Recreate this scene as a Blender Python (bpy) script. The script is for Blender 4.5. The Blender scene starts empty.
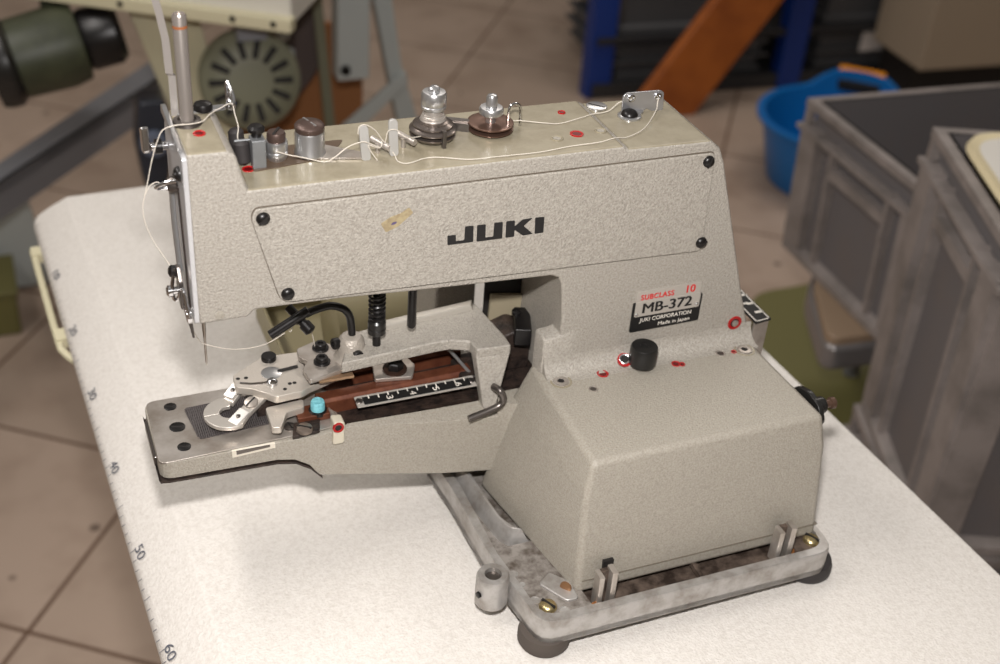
import bpy, bmesh, math, random
from mathutils import Vector, Matrix
random.seed(4)
scene = bpy.context.scene
COL = scene.collection

# ------------------------------------------------------------------ camera, world, lights
cam_d = bpy.data.cameras.new('camera')
cam = bpy.data.objects.new('camera', cam_d); COL.objects.link(cam)
cam.location = (-.3012, -.8301, .6387)
cam.rotation_euler = (0.976, -.0682, -.3777)
cam_d.sensor_fit = 'HORIZONTAL'; cam_d.sensor_width = 36.0
cam_d.lens = 36.0 * 1254.03 / 1000.0
cam_d.clip_start = .02; cam_d.clip_end = 60
cam_d.dof.use_dof = True
cam_d.dof.focus_distance = .80
cam_d.dof.aperture_fstop = 6.2
scene.camera = cam

world = bpy.data.worlds.new('room_light'); scene.world = world
world.use_nodes = True
wb = world.node_tree.nodes['Background']
wn = world.node_tree                       # a bright ceiling over dimmer walls
tcw = wn.nodes.new('ShaderNodeTexCoord'); sep = wn.nodes.new('ShaderNodeSeparateXYZ')
wn.links.new(tcw.outputs['Generated'], sep.inputs[0])
rmp = wn.nodes.new('ShaderNodeValToRGB'); wn.links.new(sep.outputs['Z'], rmp.inputs[0])
rmp.color_ramp.elements[0].position = .0; rmp.color_ramp.elements[0].color = (.30, .265, .235, 1)
rmp.color_ramp.elements[1].position = .75; rmp.color_ramp.elements[1].color = (1.0, .945, .88, 1)
wn.links.new(rmp.outputs[0], wb.inputs[0]); wb.inputs[1].default_value = .26

def area(name, loc, target, sx, sy, watts, color):
    d = bpy.data.lights.new(name, 'AREA'); d.shape = 'RECTANGLE'; d.size = sx; d.size_y = sy
    d.energy = watts; d.color = color
    o = bpy.data.objects.new(name, d); COL.objects.link(o)
    o.location = loc
    o.rotation_euler = (Vector(target) - Vector(loc)).to_track_quat('-Z', 'Y').to_euler()
    return o
# on-camera flash a little above the lens, and unseen overhead fill lights added for the left floor and background
area('camera_flash', (-.283, -.766, .735), (0, -.10, .10), .045, .03, 10.6, (1, .968, .945))
area('overhead_fill', (-1.1, .30, 1.75), (-.4, .2, -.4), 1.5, .25, 22, (1, .95, .90))
area('overhead_fill_far', (1.3, 1.6, 1.9), (1.2, 1.4, -.78), 1.6, .25, 17, (1, .92, .84))

scene.view_settings.view_transform = 'Standard'
scene.view_settings.look = 'None'
scene.view_settings.gamma = 1
scene.view_settings.use_curve_mapping = False
scene.view_settings.exposure = -0.08

# ------------------------------------------------------------------ materials
def lin(c):
    return tuple(((v/255)/12.92 if v/255 <= .04045 else ((v/255+.055)/1.055)**2.4) for v in c)
def mat(name, rgb, rough=.5, metal=0., bump=None, var=None, spec=.5, coat=0.):
    """rgb sRGB 0..255; bump = (kind, scale, strength, distance); var = (scale, rgb2, lo, hi)"""
    m = bpy.data.materials.new(name); m.use_nodes = True
    nt = m.node_tree; b = nt.nodes['Principled BSDF']
    c = lin(rgb) + (1,)
    b.inputs['Base Color'].default_value = c
    b.inputs['Roughness'].default_value = rough; b.inputs['Metallic'].default_value = metal
    b.inputs['Specular IOR Level'].default_value = spec
    b.inputs['Coat Weight'].default_value = coat
    tc = nt.nodes.new('ShaderNodeTexCoord')
    if var:
        n = nt.nodes.new('ShaderNodeTexNoise'); n.inputs['Scale'].default_value = var[0]
        n.inputs['Detail'].default_value = 6; n.inputs['Roughness'].default_value = .62
        nt.links.new(tc.outputs['Object'], n.inputs['Vector'])
        mr = nt.nodes.new('ShaderNodeMapRange')
        mr.inputs['From Min'].default_value = var[2]; mr.inputs['From Max'].default_value = var[3]
        nt.links.new(n.outputs['Fac'], mr.inputs['Value'])
        mx = nt.nodes.new('ShaderNodeMix'); mx.data_type = 'RGBA'
        mx.inputs[6].default_value = c; mx.inputs[7].default_value = lin(var[1]) + (1,)
        nt.links.new(mr.outputs['Result'], mx.inputs[0])
        nt.links.new(mx.outputs[2], b.inputs['Base Color'])
    if bump:
        kind, sc, st, dist = bump
        if kind == 'voronoi':
            t = nt.nodes.new('ShaderNodeTexVoronoi'); t.feature = 'SMOOTH_F1'; t.inputs['Scale'].default_value = sc
            out = t.outputs['Distance']
        elif kind == 'wave':
            t = nt.nodes.new('ShaderNodeTexWave'); t.inputs['Scale'].default_value = sc; out = t.outputs['Fac']
        else:
            t = nt.nodes.new('ShaderNodeTexNoise'); t.inputs['Scale'].default_value = sc
            t.inputs['Detail'].default_value = 3; out = t.outputs['Fac']
        nt.links.new(tc.outputs['Object'], t.inputs['Vector'])
        bp = nt.nodes.new('ShaderNodeBump'); bp.inputs['Strength'].default_value = st
        bp.inputs['Distance'].default_value = dist
        nt.links.new(out, bp.inputs['Height']); nt.links.new(bp.outputs['Normal'], b.inputs['Normal'])
    return m

PAINT = mat('hammered_paint', (170, 164, 155), .34, 0, ('noise', 780, .75, .0013), (620, (145, 139, 130), .40, .66), .5)
PAINT_FINE = mat('fine_paint', (163, 157, 146), .36, 0, ('noise', 900, .6, .0010), (700, (144, 137, 126), .40, .66), .5)
PAINT_TOP = mat('worn_smooth_paint', (146, 138, 119), .24, 0, ('noise', 420, .12, .0006), (60, (130, 121, 102), .4, .75), .5)
OLIVE = mat('olive_paint', (150, 140, 108), .45, 0, ('noise', 300, .1, .0006))
ALU = mat('cast_aluminium', (186, 183, 180), .40, .6, ('noise', 900, .25, .0005), (70, (140, 132, 124), .4, .75))
ALU_STAINED = mat('stained_aluminium', (156, 150, 144), .45, .4, ('noise', 900, .25, .0005), (110, (92, 82, 74), .42, .66))
ALU_DIRTY = mat('oily_aluminium', (104, 90, 80), .5, .2, ('noise', 700, .3, .0006), (70, (50, 40, 34), .38, .58))
STEEL = mat('brushed_steel', (190, 183, 176), .34, .65, None, (40, (150, 140, 130), .35, .7))
SATIN = mat('satin_chrome', (205, 205, 206), .28, .9)
CHROME = mat('bright_chrome', (220, 220, 222), .14, 1.0)
DARKSTEEL = mat('dark_steel', (110, 104, 100), .3, .85)
BLACK = mat('black_oxide', (26, 24, 24), .33, .25)
BLACKPLASTIC = mat('black_plastic', (30, 29, 28), .3)
BROWN = mat('oily_brown_steel', (112, 66, 46), .38, .35, None, (120, (86, 46, 32), .35, .7))
GREASE = mat('greasy_mechanism', (58, 46, 40), .5, .2, ('noise', 420, .5, .002), (120, (28, 22, 20), .4, .65))
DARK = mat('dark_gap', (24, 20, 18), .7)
RED = mat('red_enamel', (160, 16, 19), .3)
REDDARK = mat('dark_red_bore', (92, 10, 13), .35)  # darker red for the bores of the red oil points
BLUEMARK = mat('pale_blue_paint', (128, 196, 206), .5, 0, None, (300, (92, 160, 172), .45, .65))
LABEL_SILVER = mat('silver_label', (186, 180, 172), .4, .35)
LABEL_BLACK = mat('black_label', (14, 13, 13), .6)
INK = mat('black_ink', (18, 17, 18), .45)
INK_GREY = mat('grey_ink', (90, 92, 100), .6)
INK_WHITE = mat('white_ink', (222, 216, 206), .5)
INK_RED = mat('red_ink', (200, 40, 40), .5)
TAPE = mat('tape_residue', (164, 150, 118), .55, 0, None, (260, (140, 124, 96), .4, .6))
RUBBER = mat('black_rubber', (44, 40, 40), .6)
WORN_RUBBER = mat('dusty_rubber', (76, 68, 62), .75, 0, ('noise', 300, .3, .001))
BRASS = mat('yellow_zinc', (190, 172, 128), .3, .9)
COPPER = mat('copper_wire', (186, 128, 82), .35, .8)
THREAD = mat('white_thread', (204, 196, 184), .7)
KNURL = mat('knurled_steel', (122, 116, 116), .42, .5, ('wave', 230, 1.0, .0012))
TABLE = mat('textured_white_laminate', (219, 214, 208), .55, 0, ('noise', 560, .5, .0014), (330, (206, 200, 193), .42, .66))
CREAM = mat('cream_enamel', (205, 198, 168), .5)
WHITE = mat('white_enamel', (214, 210, 200), .5)
GREYPAINT = mat('dark_grey_paint', (132, 134, 140), .5)
GREYLIGHT = mat('pale_grey_paint', (178, 183, 181), .5)
GREENMOTOR = mat('green_motor_paint', (66, 70, 50), .45, 0, None, (20, (52, 56, 40), .4, .6))
PALEGREEN = mat('pale_green_enamel', (124, 124, 104), .5)
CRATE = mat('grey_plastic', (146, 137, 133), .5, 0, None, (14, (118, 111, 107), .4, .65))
CRATE_SHADED = mat('shaded_grey_plastic', (108, 104, 105), .5, 0, None, (14, (110, 104, 103), .45, .65))  # darker copy of the crate plastic, interior shade put into the colour
CRATE_DARK = mat('dark_grey_plastic', (82, 82, 84), .5)
BLUERACK = mat('blue_rack_paint', (18, 52, 128), .45)
BLUETUB = mat('blue_plastic', (10, 106, 178), .35)
ORANGE = mat('orange_plastic', (240, 152, 20), .45)
WOOD = mat('orange_brown_wood', (168, 92, 34), .5, 0, None, (9, (140, 72, 24), .4, .65))
CARTON = mat('brown_board', (150, 100, 60), .7)
BEIGEBOARD = mat('beige_board', (166, 150, 130), .65)
TRAY = mat('cream_plastic', (228, 214, 176), .45)
TRAYIN = mat('white_plastic', (226, 222, 214), .45)
OLIVEBOX = mat('olive_green_enamel', (106, 102, 58), .6)
SEATWOOD = mat('stool_seat', (150, 128, 106), .45)
METALTRIM = mat('grey_metal_trim', (150, 146, 146), .35, .6)
PAPER = mat('paper_label', (222, 214, 208), .7)

def floor_material():
    m = bpy.data.materials.new('floor_tiles'); m.use_nodes = True
    nt = m.node_tree; b = nt.nodes['Principled BSDF']
    tc = nt.nodes.new('ShaderNodeTexCoord')
    mp = nt.nodes.new('ShaderNodeMapping'); nt.links.new(tc.outputs['Object'], mp.inputs['Vector'])
    mp.inputs['Rotation'].default_value = (0, 0, math.radians(36)); mp.inputs['Location'].default_value = (.237, -.225, 0)
    br = nt.nodes.new('ShaderNodeTexBrick'); br.offset = 0; br.squash = 1
    br.inputs['Scale'].default_value = 1; br.inputs['Mortar Size'].default_value = .004
    br.inputs['Mortar Smooth'].default_value = .3
    br.inputs['Brick Width'].default_value = .40; br.inputs['Row Height'].default_value = .40
    br.inputs['Color1'].default_value = lin((186, 165, 149)) + (1,)
    br.inputs['Color2'].default_value = lin((178, 158, 142)) + (1,)
    br.inputs['Mortar'].default_value = lin((104, 80, 64)) + (1,)
    nt.links.new(mp.outputs['Vector'], br.inputs['Vector'])
    n = nt.nodes.new('ShaderNodeTexNoise'); n.inputs['Scale'].default_value = 7; n.inputs['Detail'].default_value = 7
    nt.links.new(tc.outputs['Object'], n.inputs['Vector'])
    mr = nt.nodes.new('ShaderNodeMapRange'); mr.inputs['From Min'].default_value = .45; mr.inputs['From Max'].default_value = .8
    mr.inputs['To Max'].default_value = .55
    nt.links.new(n.outputs['Fac'], mr.inputs['Value'])
    mx = nt.nodes.new('ShaderNodeMix'); mx.data_type = 'RGBA'
    mx.inputs[7].default_value = lin((128, 104, 86)) + (1,)
    nt.links.new(br.outputs['Color'], mx.inputs[6]); nt.links.new(mr.outputs['Result'], mx.inputs[0])
    # dark worn spots
    v = nt.nodes.new('ShaderNodeTexVoronoi'); v.inputs['Scale'].default_value = 5.5
    nt.links.new(tc.outputs['Object'], v.inputs['Vector'])
    r2 = nt.nodes.new('ShaderNodeMapRange'); r2.inputs['From Min'].default_value = .035; r2.inputs['From Max'].default_value = .06
    r2.inputs['To Min'].default_value = .7; r2.inputs['To Max'].default_value = 0
    nt.links.new(v.outputs['Distance'], r2.inputs['Value'])
    m2 = nt.nodes.new('ShaderNodeMix'); m2.data_type = 'RGBA'; m2.inputs[7].default_value = lin((70, 54, 44)) + (1,)
    nt.links.new(mx.outputs[2], m2.inputs[6]); nt.links.new(r2.outputs['Result'], m2.inputs[0])
    nt.links.new(m2.outputs[2], b.inputs['Base Color'])
    b.inputs['Roughness'].default_value = .45
    return m
FLOOR = floor_material()

# ------------------------------------------------------------------ mesh helpers
def ob(name, bm, m, parent=None, bevel=0, seg=2, ang=32, smooth=True, loc=None):
    bmesh.ops.recalc_face_normals(bm, faces=bm.faces)
    me = bpy.data.meshes.new(name); bm.to_mesh(me); bm.free()
    for x in (m if isinstance(m, (list, tuple)) else [m]): me.materials.append(x)
    if smooth:
        me.polygons.foreach_set('use_smooth', [True]*len(me.polygons))
        me.set_sharp_from_angle(angle=math.radians(38))
    o = bpy.data.objects.new(name, me); COL.objects.link(o)
    if loc: o.location = loc
    if parent: o.parent = parent
    if bevel:
        md = o.modifiers.new('bevel', 'BEVEL'); md.width = bevel; md.segments = seg
        md.limit_method = 'ANGLE'; md.angle_limit = math.radians(ang); md.harden_normals = False
        md.use_clamp_overlap = True
        me.polygons.foreach_set('use_smooth', [True]*len(me.polygons))
        at = me.attributes.get('sharp_edge')
        if at: me.attributes.remove(at)
        w = o.modifiers.new('weighted', 'WEIGHTED_NORMAL'); w.keep_sharp = False
    return o
def B(): return bmesh.new()
def faces_loft(bm, rings, cap=True, closed=True):
    vs = [[bm.verts.new(p) for p in r] for r in rings]
    n = len(rings[0])
    for a, b in zip(vs, vs[1:]):
        for i in range(n if closed else n-1):
            j = (i+1) % n
            bm.faces.new((a[i], a[j], b[j], b[i]))
    if cap:
        bm.faces.new(vs[0][::-1]); bm.faces.new(vs[-1])
    return vs
def prism(bm, poly, axis, a, b):
    f = {'y': lambda p, t: (p[0], t, p[1]), 'z': lambda p, t: (p[0], p[1], t), 'x': lambda p, t: (t, p[0], p[1])}[axis]
    return faces_loft(bm, [[f(p, a) for p in poly], [f(p, b) for p in poly]])
def box(bm, x0, x1, y0, y1, z0, z1):
    return prism(bm, [(x0, y0), (x1, y0), (x1, y1), (x0, y1)], 'z', z0, z1)
def obox(bm, c, size, rot=0, tilt=None):
    """box centred at c, rotated about z"""
    M = Matrix.Translation(c) @ Matrix.Rotation(rot, 4, 'Z')
    if tilt is not None: M = M @ tilt
    sx, sy, sz = [s/2 for s in size]
    r = [[M @ Vector(p) for p in ((-sx, -sy, z), (sx, -sy, z), (sx, sy, z), (-sx, sy, z))] for z in (-sz, sz)]
    faces_loft(bm, r)
def frame(axis):
    a = Vector(axis).normalized()
    t = Vector((0, 0, 1)) if abs(a.z) < .9 else Vector((1, 0, 0))
    u = t.cross(a).normalized(); return u, a.cross(u), a
def lathe(bm, c, prof, axis=(0, 0, 1), seg=24, cap=True, start=0.0):
    u, v, a = frame(axis); c = Vector(c)
    rings = []
    for r, h in prof:
        r = max(r, 1e-5)
        rings.append([c + a*h + (u*math.cos(start+2*math.pi*i/seg) + v*math.sin(start+2*math.pi*i/seg))*r for i in range(seg)])
    faces_loft(bm, rings, cap)
def cyl(bm, p, q, r, r2=None, seg=20):
    p, q = Vector(p), Vector(q)
    lathe(bm, p, [(r, 0), (r if r2 is None else r2, (q-p).length)], q-p, seg)
def smooth_path(pts, n=6):
    P = [Vector(p) for p in pts]
    if len(P) < 3: return P
    out = []
    for i in range(len(P)-1):
        p0, p1, p2, p3 = P[max(i-1, 0)], P[i], P[i+1], P[min(i+2, len(P)-1)]
        for k in range(n):
            t = k/n
            out.append(.5*((2*p1)+(-p0+p2)*t+(2*p0-5*p1+4*p2-p3)*t*t+(-p0+3*p1-3*p2+p3)*t**3))
    out.append(P[-1]); return out
def tube(bm, pts, r, seg=8, n=6, smooth=True, flat=None):
    P = smooth_path(pts, n) if smooth else [Vector(p) for p in pts]
    rings = []; u = None
    for i, p in enumerate(P):
        d = (P[min(i+1, len(P)-1)] - P[max(i-1, 0)])
        if d.length < 1e-9: d = Vector((0, 0, 1))
        d.normalize()
        if u is None: u = frame(d)[0]
        u = (u - d*u.dot(d)).normalized(); v = d.cross(u)
        rr = r(i/(len(P)-1)) if callable(r) else r
        rings.append([p + (u*math.cos(2*math.pi*k/seg) + v*math.sin(2*math.pi*k/seg))*rr for k in range(seg)])
    faces_loft(bm, rings)
def rpoly(pts, r, n=4):
    """round the corners of a polygon"""
    out = []; N = len(pts)
    for i in range(N):
        p = Vector(pts[i]); a = Vector(pts[i-1]) - p; b = Vector(pts[(i+1) % N]) - p
        rr = r[i] if isinstance(r, (list, tuple)) else r
        if rr <= 0: out.append(tuple(p)); continue
        rr = min(rr, a.length*.45, b.length*.45)
        s, e = p + a.normalized()*rr, p + b.normalized()*rr
        for k in range(n+1):
            t = k/n
            q = s*(1-t)**2 + p*2*t*(1-t) + e*t*t
            out.append((q.x, q.y))
    return out
def tag(o, label, cat, group=None, kind=None):
    o['label'] = label; o['category'] = cat
    if group: o['group'] = group
    if kind: o['kind'] = kind
def empty(name, loc, label, cat, group=None, rz=0):
    o = bpy.data.objects.new(name, None); COL.objects.link(o); o.empty_display_size = .05
    o.location = loc; o.rotation_euler = (0, 0, rz); tag(o, label, cat, group); return o
def text(name, s, origin, xdir, ydir, width, height, m, parent, ext=.0002, bold=.0, spacing=1.0):
    """lettering fitted into width x height, lower-left corner at origin, reading along xdir"""
    cu = bpy.data.curves.new(name, 'FONT'); cu.body = s; cu.size = 1; cu.extrude = 0
    cu.space_character = spacing
    t = bpy.data.objects.new(name, cu); COL.objects.link(t)
    dg = bpy.context.evaluated_depsgraph_get()
    me = bpy.data.meshes.new_from_object(t.evaluated_get(dg))
    bpy.data.objects.remove(t); bpy.data.curves.remove(cu)
    xs = [v.co.x for v in me.vertices]; ys = [v.co.y for v in me.vertices]
    x0, y0 = min(xs), min(ys); sx = width/(max(xs)-x0); sy = height/(max(ys)-y0)
    X, Y = Vector(xdir).normalized(), Vector(ydir).normalized(); Z = X.cross(Y); O = Vector(origin)
    bm = B()
    for dx in ((0,) if bold == 0 else (-bold, 0, bold)):      # heavier lettering: the same outline, slightly spread
        n0 = len(bm.verts); bm.from_mesh(me); bm.verts.ensure_lookup_table()
        for v in bm.verts[n0:]:
            v.co = O + X*((v.co.x-x0+dx)*sx) + Y*((v.co.y-y0)*sy) + Z*(ext + dx*.002)
    bpy.data.meshes.remove(me)
    r = bmesh.ops.extrude_face_region(bm, geom=bm.faces[:])
    for v in [g for g in r['geom'] if isinstance(g, bmesh.types.BMVert)]: v.co -= Z*ext*.9
    return ob(name, bm, m, parent, smooth=False)
def screw(name, c, axis, r, h, m, parent, slot=True, style='pan', slot_ang=.5):
    """small screw head with a cut slot"""
    bm = B()
    prof = {'pan': [(r, 0), (r, h*.45), (r*.88, h*.8), (r*.5, h), (0, h*1.02)],
            'flat': [(r, 0), (r, h*.85), (r*.93, h), (0, h)],
            'dome': [(r, 0), (r*.98, h*.3), (r*.8, h*.7), (r*.45, h*.95), (0, h)]}[style]
    lathe(bm, c, prof, axis, 20, cap=False)
    o = ob(name, bm, m, parent)
    if slot:
        bm = B(); u, v, a = frame(axis); c = Vector(c)
        d = u*math.cos(slot_ang)+v*math.sin(slot_ang); e = a.cross(d)
        hh = h*1.03
        ring = lambda z: [c+a*z+d*r*.86*sx+e*r*.13*sy for sx, sy in ((-1, -1), (1, -1), (1, 1), (-1, 1))]
        faces_loft(bm, [ring(hh*.6), ring(hh)])
        ob('screw_slot', bm, DARK, o, smooth=False)
    return o
def socket_screw(name, c, axis, r, h, m, parent, flange=None):
    o = None
    bm = B()
    if flange: lathe(bm, c, [(flange, 0), (flange, h*.22), (flange*.93, h*.3)], axis, 24)
    lathe(bm, c, [(r, 0), (r, h*.88), (r*.9, h), (r*.5, h), (r*.5, h*.5)], axis, 20)
    o = ob(name, bm, m, parent)
    bm = B(); lathe(bm, c, [(r*.48, h*.4), (r*.48, h*.62)], axis, 6); ob('hex_socket', bm, DARK, o, smooth=False)
    return o

# ------------------------------------------------------------------ floor
bm = B(); box(bm, -5, 7, -4, 8, -.80, -.78)
fl = ob('floor', bm, FLOOR, smooth=False); fl['kind'] = 'structure'

WALL = mat('wall_paint', (206, 198, 186), .8)
for nm, b6 in (('wall_back', (-3.2, 4.7, 4.6, 4.7)), ('wall_left', (-3.3, -3.2, -3.4, 4.7)), ('wall_right', (4.7, 4.8, -3.4, 4.7)), ('wall_front', (-3.2, 4.7, -3.5, -3.4))):
    bm = B(); box(bm, *b6, -.78, 2.2); w_ = ob(nm, bm, WALL, smooth=False); w_['kind'] = 'structure'

# ------------------------------------------------------------------ table (its own axes, turned 2.78 degrees)
YAW = .0485
tb = empty('sewing_table', (0, 0, -.78), 'white textured sewing table with a sloping measured edge, under the button sewing machine', 'table', rz=YAW)
H = .78
sec = [(-.2345, 0), (-.252, -.009), (-.2655, -.0185), (-.2695, -.024), (-.2705, -.031), (-.2665, -.042), (.3085, -.042), (.3119, -.038), (.3119, -.004), (.3095, 0)]
bm = B(); faces_loft(bm, [[(x, -1.05, z+H) for x, z in sec], [(x, .400, z+H) for x, z in sec], [(x*.985+.001, .406, z*.7-.004+H) for x, z in sec]])
ob('table_top', bm, TABLE, tb, bevel=.003, seg=2, ang=25)
# printed scale on the sloping edge
sl = Vector((-.0155, 0, -.0108)).normalized(); up_ = -sl
bm = B()
for i in range(0, 64):
    y = .3795 - .01*i + .005
    L = .0055 if i % 5 == 0 else .0032
    a = Vector((-.2655, y-.003, -.0176+H)) - up_*.006
    q = [a, a+up_*L, a+up_*L+Vector((0, .0006, 0)), a+Vector((0, .0006, 0))]
    nrm = Vector((-.55, 0, .83))*.0006
    bm.faces.new([bm.verts.new(p+nrm) for p in q])
ob('scale_marks', bm, INK_GREY, tb, smooth=False)
for i, s in enumerate(['10', '20', '30', '40', '50', '60']):
    y = .3795 - .1*(i+1)
    o = Vector((-.2655, y+.0035, -.0180+H)) - up_*.0015 + Vector((-.55, 0, .83))*.0008
    text('scale_number', s, o, (0, -1, 0), up_, .0135, .0072, INK_GREY, tb)
bm = B()
tube(bm, [(-.277, .362, H-.036), (-.277, .20, H-.036), (-.2745, .175, H-.037), (-.268, .160, H-.038)], .0035, 8)
box(bm, -.279, -.262, .188, .206, H-.041, H-.031)
box(bm, -.279, -.262, .345, .362, H-.041, H-.031)
ob('edge_handle', bm, CREAM, tb)
for lx, ly in ((.02, .30), (.02, -.75)):
    bm = B(); box(bm, lx-.03, lx+.03, ly-.02, ly+.02, .04, H-.04); ob('table_leg', bm, GREYLIGHT, tb, bevel=.003)
    bm = B(); box(bm, lx-.22, lx+.24, ly-.025, ly+.025, 0, .04); ob('table_foot', bm, GREYLIGHT, tb, bevel=.004)

# ------------------------------------------------------------------ the button sewing machine
M = empty('sewing_machine', (0, -.16, 0), 'grey beige button sewing machine with a long arm standing on the white table', 'sewing machine')
def part(name, bm, m, bevel=0, parent=None, **k):
    o = ob(name, bm, m, parent or M, bevel, **k)
    if parent is None: o.location = (0, .16, 0)          # coordinates below are world axes
    return o

# --- base plate: rim, recess, mounting boss
bm = B()
outline = rpoly([(-.0405, -.19), (-.0405, -.268), (-.0545, -.268), (-.0545, -.2915), (-.0405, -.2915), (-.030, -.332), (.197, -.331), (.202, .04), (-.06, .04), (-.046, -.19)][0:1] +
                [(-.0385, -.268), (-.0335, -.300), (-.0300, -.332), (.197, -.3315), (.203, .03), (-.060, .03)], [0, 0, .006, .014, .014, .02, .02])
prism(bm, outline, 'z', .0125, .0170)
N = len(outline)
cx, cy = .075, -.15
def inset(d): return [(x + (cx-x)/math.hypot(x-cx, y-cy)*d*1.25, y + (cy-y)/math.hypot(x-cx, y-cy)*d*1.25) for x, y in outline]
inn = inset(.006)
faces_loft(bm, [[(x, y, .012) for x, y in outline], [(x, y, .0318) for x, y in outline], [(x*.998+.0001, y*.998, .0328) for x, y in outline],
                [(x, y, .0328) for x, y in inn], [(x, y, .0225) for x, y in inn]], cap=False)
base = part('base_plate', bm, ALU)
bm = B(); prism(bm, inset(.0058), 'z', .0180, .0215); part('base_recess', bm, ALU_DIRTY)
bm = B(); prism(bm, rpoly([(-.0330, -.262), (-.0290, -.300), (-.0255, -.327), (.0110, -.3268), (.0085, -.300), (.0060, -.255), (-.0320, -.255)], [0, 0, .008, .004, 0, 0, 0]), 'z', .0200, .0302); part('corner_floor', bm, ALU_STAINED, bevel=.0006)
bm = B(); prism(bm, [(-.0335, -.256), (.0, -.256), (.0, -.10), (-.0480, -.10)], 'z', .0200, .0235); part('side_floor', bm, ALU_STAINED)
bm = B()   # raised inner wall that runs back along the left side and turns under the body
TOPW = [(-0.0283, -0.1691), (-0.0273, -0.1812), (-0.0259, -0.1984), (-0.0246, -0.2151), (-0.0231, -0.2309), (-0.0205, -0.2414), (-0.0168, -0.2473), (-0.0103, -0.2498)]
BOTW = [(-0.0351, -0.1635), (-0.0336, -0.1793), (-0.0312, -0.1961), (-0.0288, -0.2125), (-0.0265, -0.2285), (-0.0242, -0.242), (-0.0184, -0.2502), (-0.0038, -0.2537)]
r1 = []
for (tx, ty), (wx, wy) in zip(TOPW, BOTW):
    t_, w_ = Vector((tx, ty)), Vector((wx, wy)); n_ = (t_-w_).normalized()*.003
    r1.append([(wx, wy, .0230), (tx, ty, .0372), (tx+n_.x*.3, ty+n_.y*.3, .0380), (tx+n_.x, ty+n_.y, .0380), (tx+n_.x, ty+n_.y, .0230)])
faces_loft(bm, r1)
part('base_inner_wall', bm, ALU, smooth=True)
bm = B()
lathe(bm, (-.0455, -.2845, .0), [(.0112, .0145), (.0112, .036), (.0100, .0385), (.0058, .0385), (.0054, .0300)], seg=28)
part('mounting_boss', bm, ALU)
bm = B(); lathe(bm, (-.0455, -.2845, .0), [(.0053, .029), (.0053, .0355)], seg=20); part('boss_pin', bm, DARKSTEEL)
bm = B(); lathe(bm, (-.0562, -.2885, .0265), [(.0024, 0), (.0024, .0015), (.001, .0018)], (-1, -.35, 0), 6); part('set_screw', bm, BLACK)
for x, y, r in ((-.0290, -.2815, .0032), (-.0272, -.2925, .0022), (-.0245, -.3085, .0036), (-.0095, -.3225, .0036)):
    bm = B(); lathe(bm, (x, y, .0280), [(r, 0), (r, .0026), (r*.92, .0030), (r*.8, .0030), (r*.78, .0026)], seg=20); part('cast_pad', bm, ALU)
for x, y, z in ((-.0185, -.3160, .0298), (.1880, -.3150, .0290)):
    s = screw('base_screw', (x, y, z), (0, 0, 1), .0062, .0042, BRASS, M, style='dome'); s.location = (0, .16, 0)
bm = B(); prism(bm, [(.1720, -.3265), (.1925, -.3262), (.1950, -.29), (.1720, -.30)], 'z', .0180, .0292); part('corner_floor', bm, ALU_DIRTY, bevel=.0006)
for x, y in ((.0185, -.318), (.1575, -.3175)):      # two pairs of cast posts rising behind the front rim
    bm = B()
    prism(bm, rpoly([(x-.0045, y-.0045), (x-.001, y-.0055), (x-.001, y+.004), (x-.0045, y+.004)], .001), 'z', .0235, .052)
    prism(bm, rpoly([(x+.0045, y-.0045), (x+.0085, y-.0055), (x+.0085, y+.004), (x+.0045, y+.004)], .001), 'z', .0235, .054)
    part('cast_post', bm, STEEL)
    bm = B(); box(bm, x-.0012, x+.0048, y+.0008, y+.004, .0235, .052); part('post_web', bm, ALU_DIRTY)
bm = B(); prism(bm, [(.0935, -.3255), (.0965, -.3255), (.0975, -.300), (.0945, -.300)], 'z', .0245, .0285); part('recess_rib', bm, ALU_DIRTY)
bm = B(); prism(bm, rpoly([(-.0170, -.296), (-.0050, -.3165), (.0040, -.3165), (.0040, -.300), (-.006, -.288)], .003), 'z', .0290, .0320); part('corner_pad', bm, ALU, bevel=.001)
bm = B(); tube(bm, [(.0075, -.3235, .027), (.012, -.322, .0285), (.016, -.3200, .0275)], .0015, 6); part('wire_end', bm, COPPER)
bm = B(); tube(bm, [(.168, -.3215, .0262), (.1725, -.317, .0270)], .0011, 6, smooth=False); part('wire_end', bm, COPPER)
for x, y in ((-.0195, -.3170), (.1905, -.3140), (-.045, .01), (.19, .01)):
    bm = B(); lathe(bm, (x, y, 0), [(.0165, .0005), (.0178, .003), (.0178, .0085), (.0165, .0125), (.010, .0135)], seg=32)
    part('rubber_foot', bm, RUBBER if x > .1 else WORN_RUBBER)

# --- lower body and its front cover
def ring4(z, FL, FR, BR, BL): return [(FL[0], FL[1], z), (FR[0], FR[1], z), (BR[0], BR[1], z), (BL[0], BL[1], z)]
bm = B()
faces_loft(bm, [ring4(.0275, (.0045, -.3100), (.1955, -.3098), (.195, -.186), (-.0185, -.186)),
                ring4(.1062, (.0055, -.3025), (.1895, -.3025), (.187, -.186), (.0025, -.186)),
                ring4(.1316, (.0105, -.2985), (.1845, -.2985), (.181, -.186), (.0150, -.186))])
cover = part('front_cover', bm, PAINT_FINE, bevel=.0045, seg=4, ang=6)
bm = B(); faces_loft(bm, [[(.0085, y, .0382), (.1945, y, .0382), (.1945, y, .0388), (.0085, y, .0388)] for y in (-.300, -.3095)]); part('cover_seam', bm, mat('seam', (112, 104, 92), .6), smooth=False)
for x, z in ((.0225, .0530), (.1600, .0410)):
    bm = B(); box(bm, x, x+.0075, -.3100, -.300, z-.010, z); part('cover_notch', bm, DARK, smooth=False)
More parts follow.
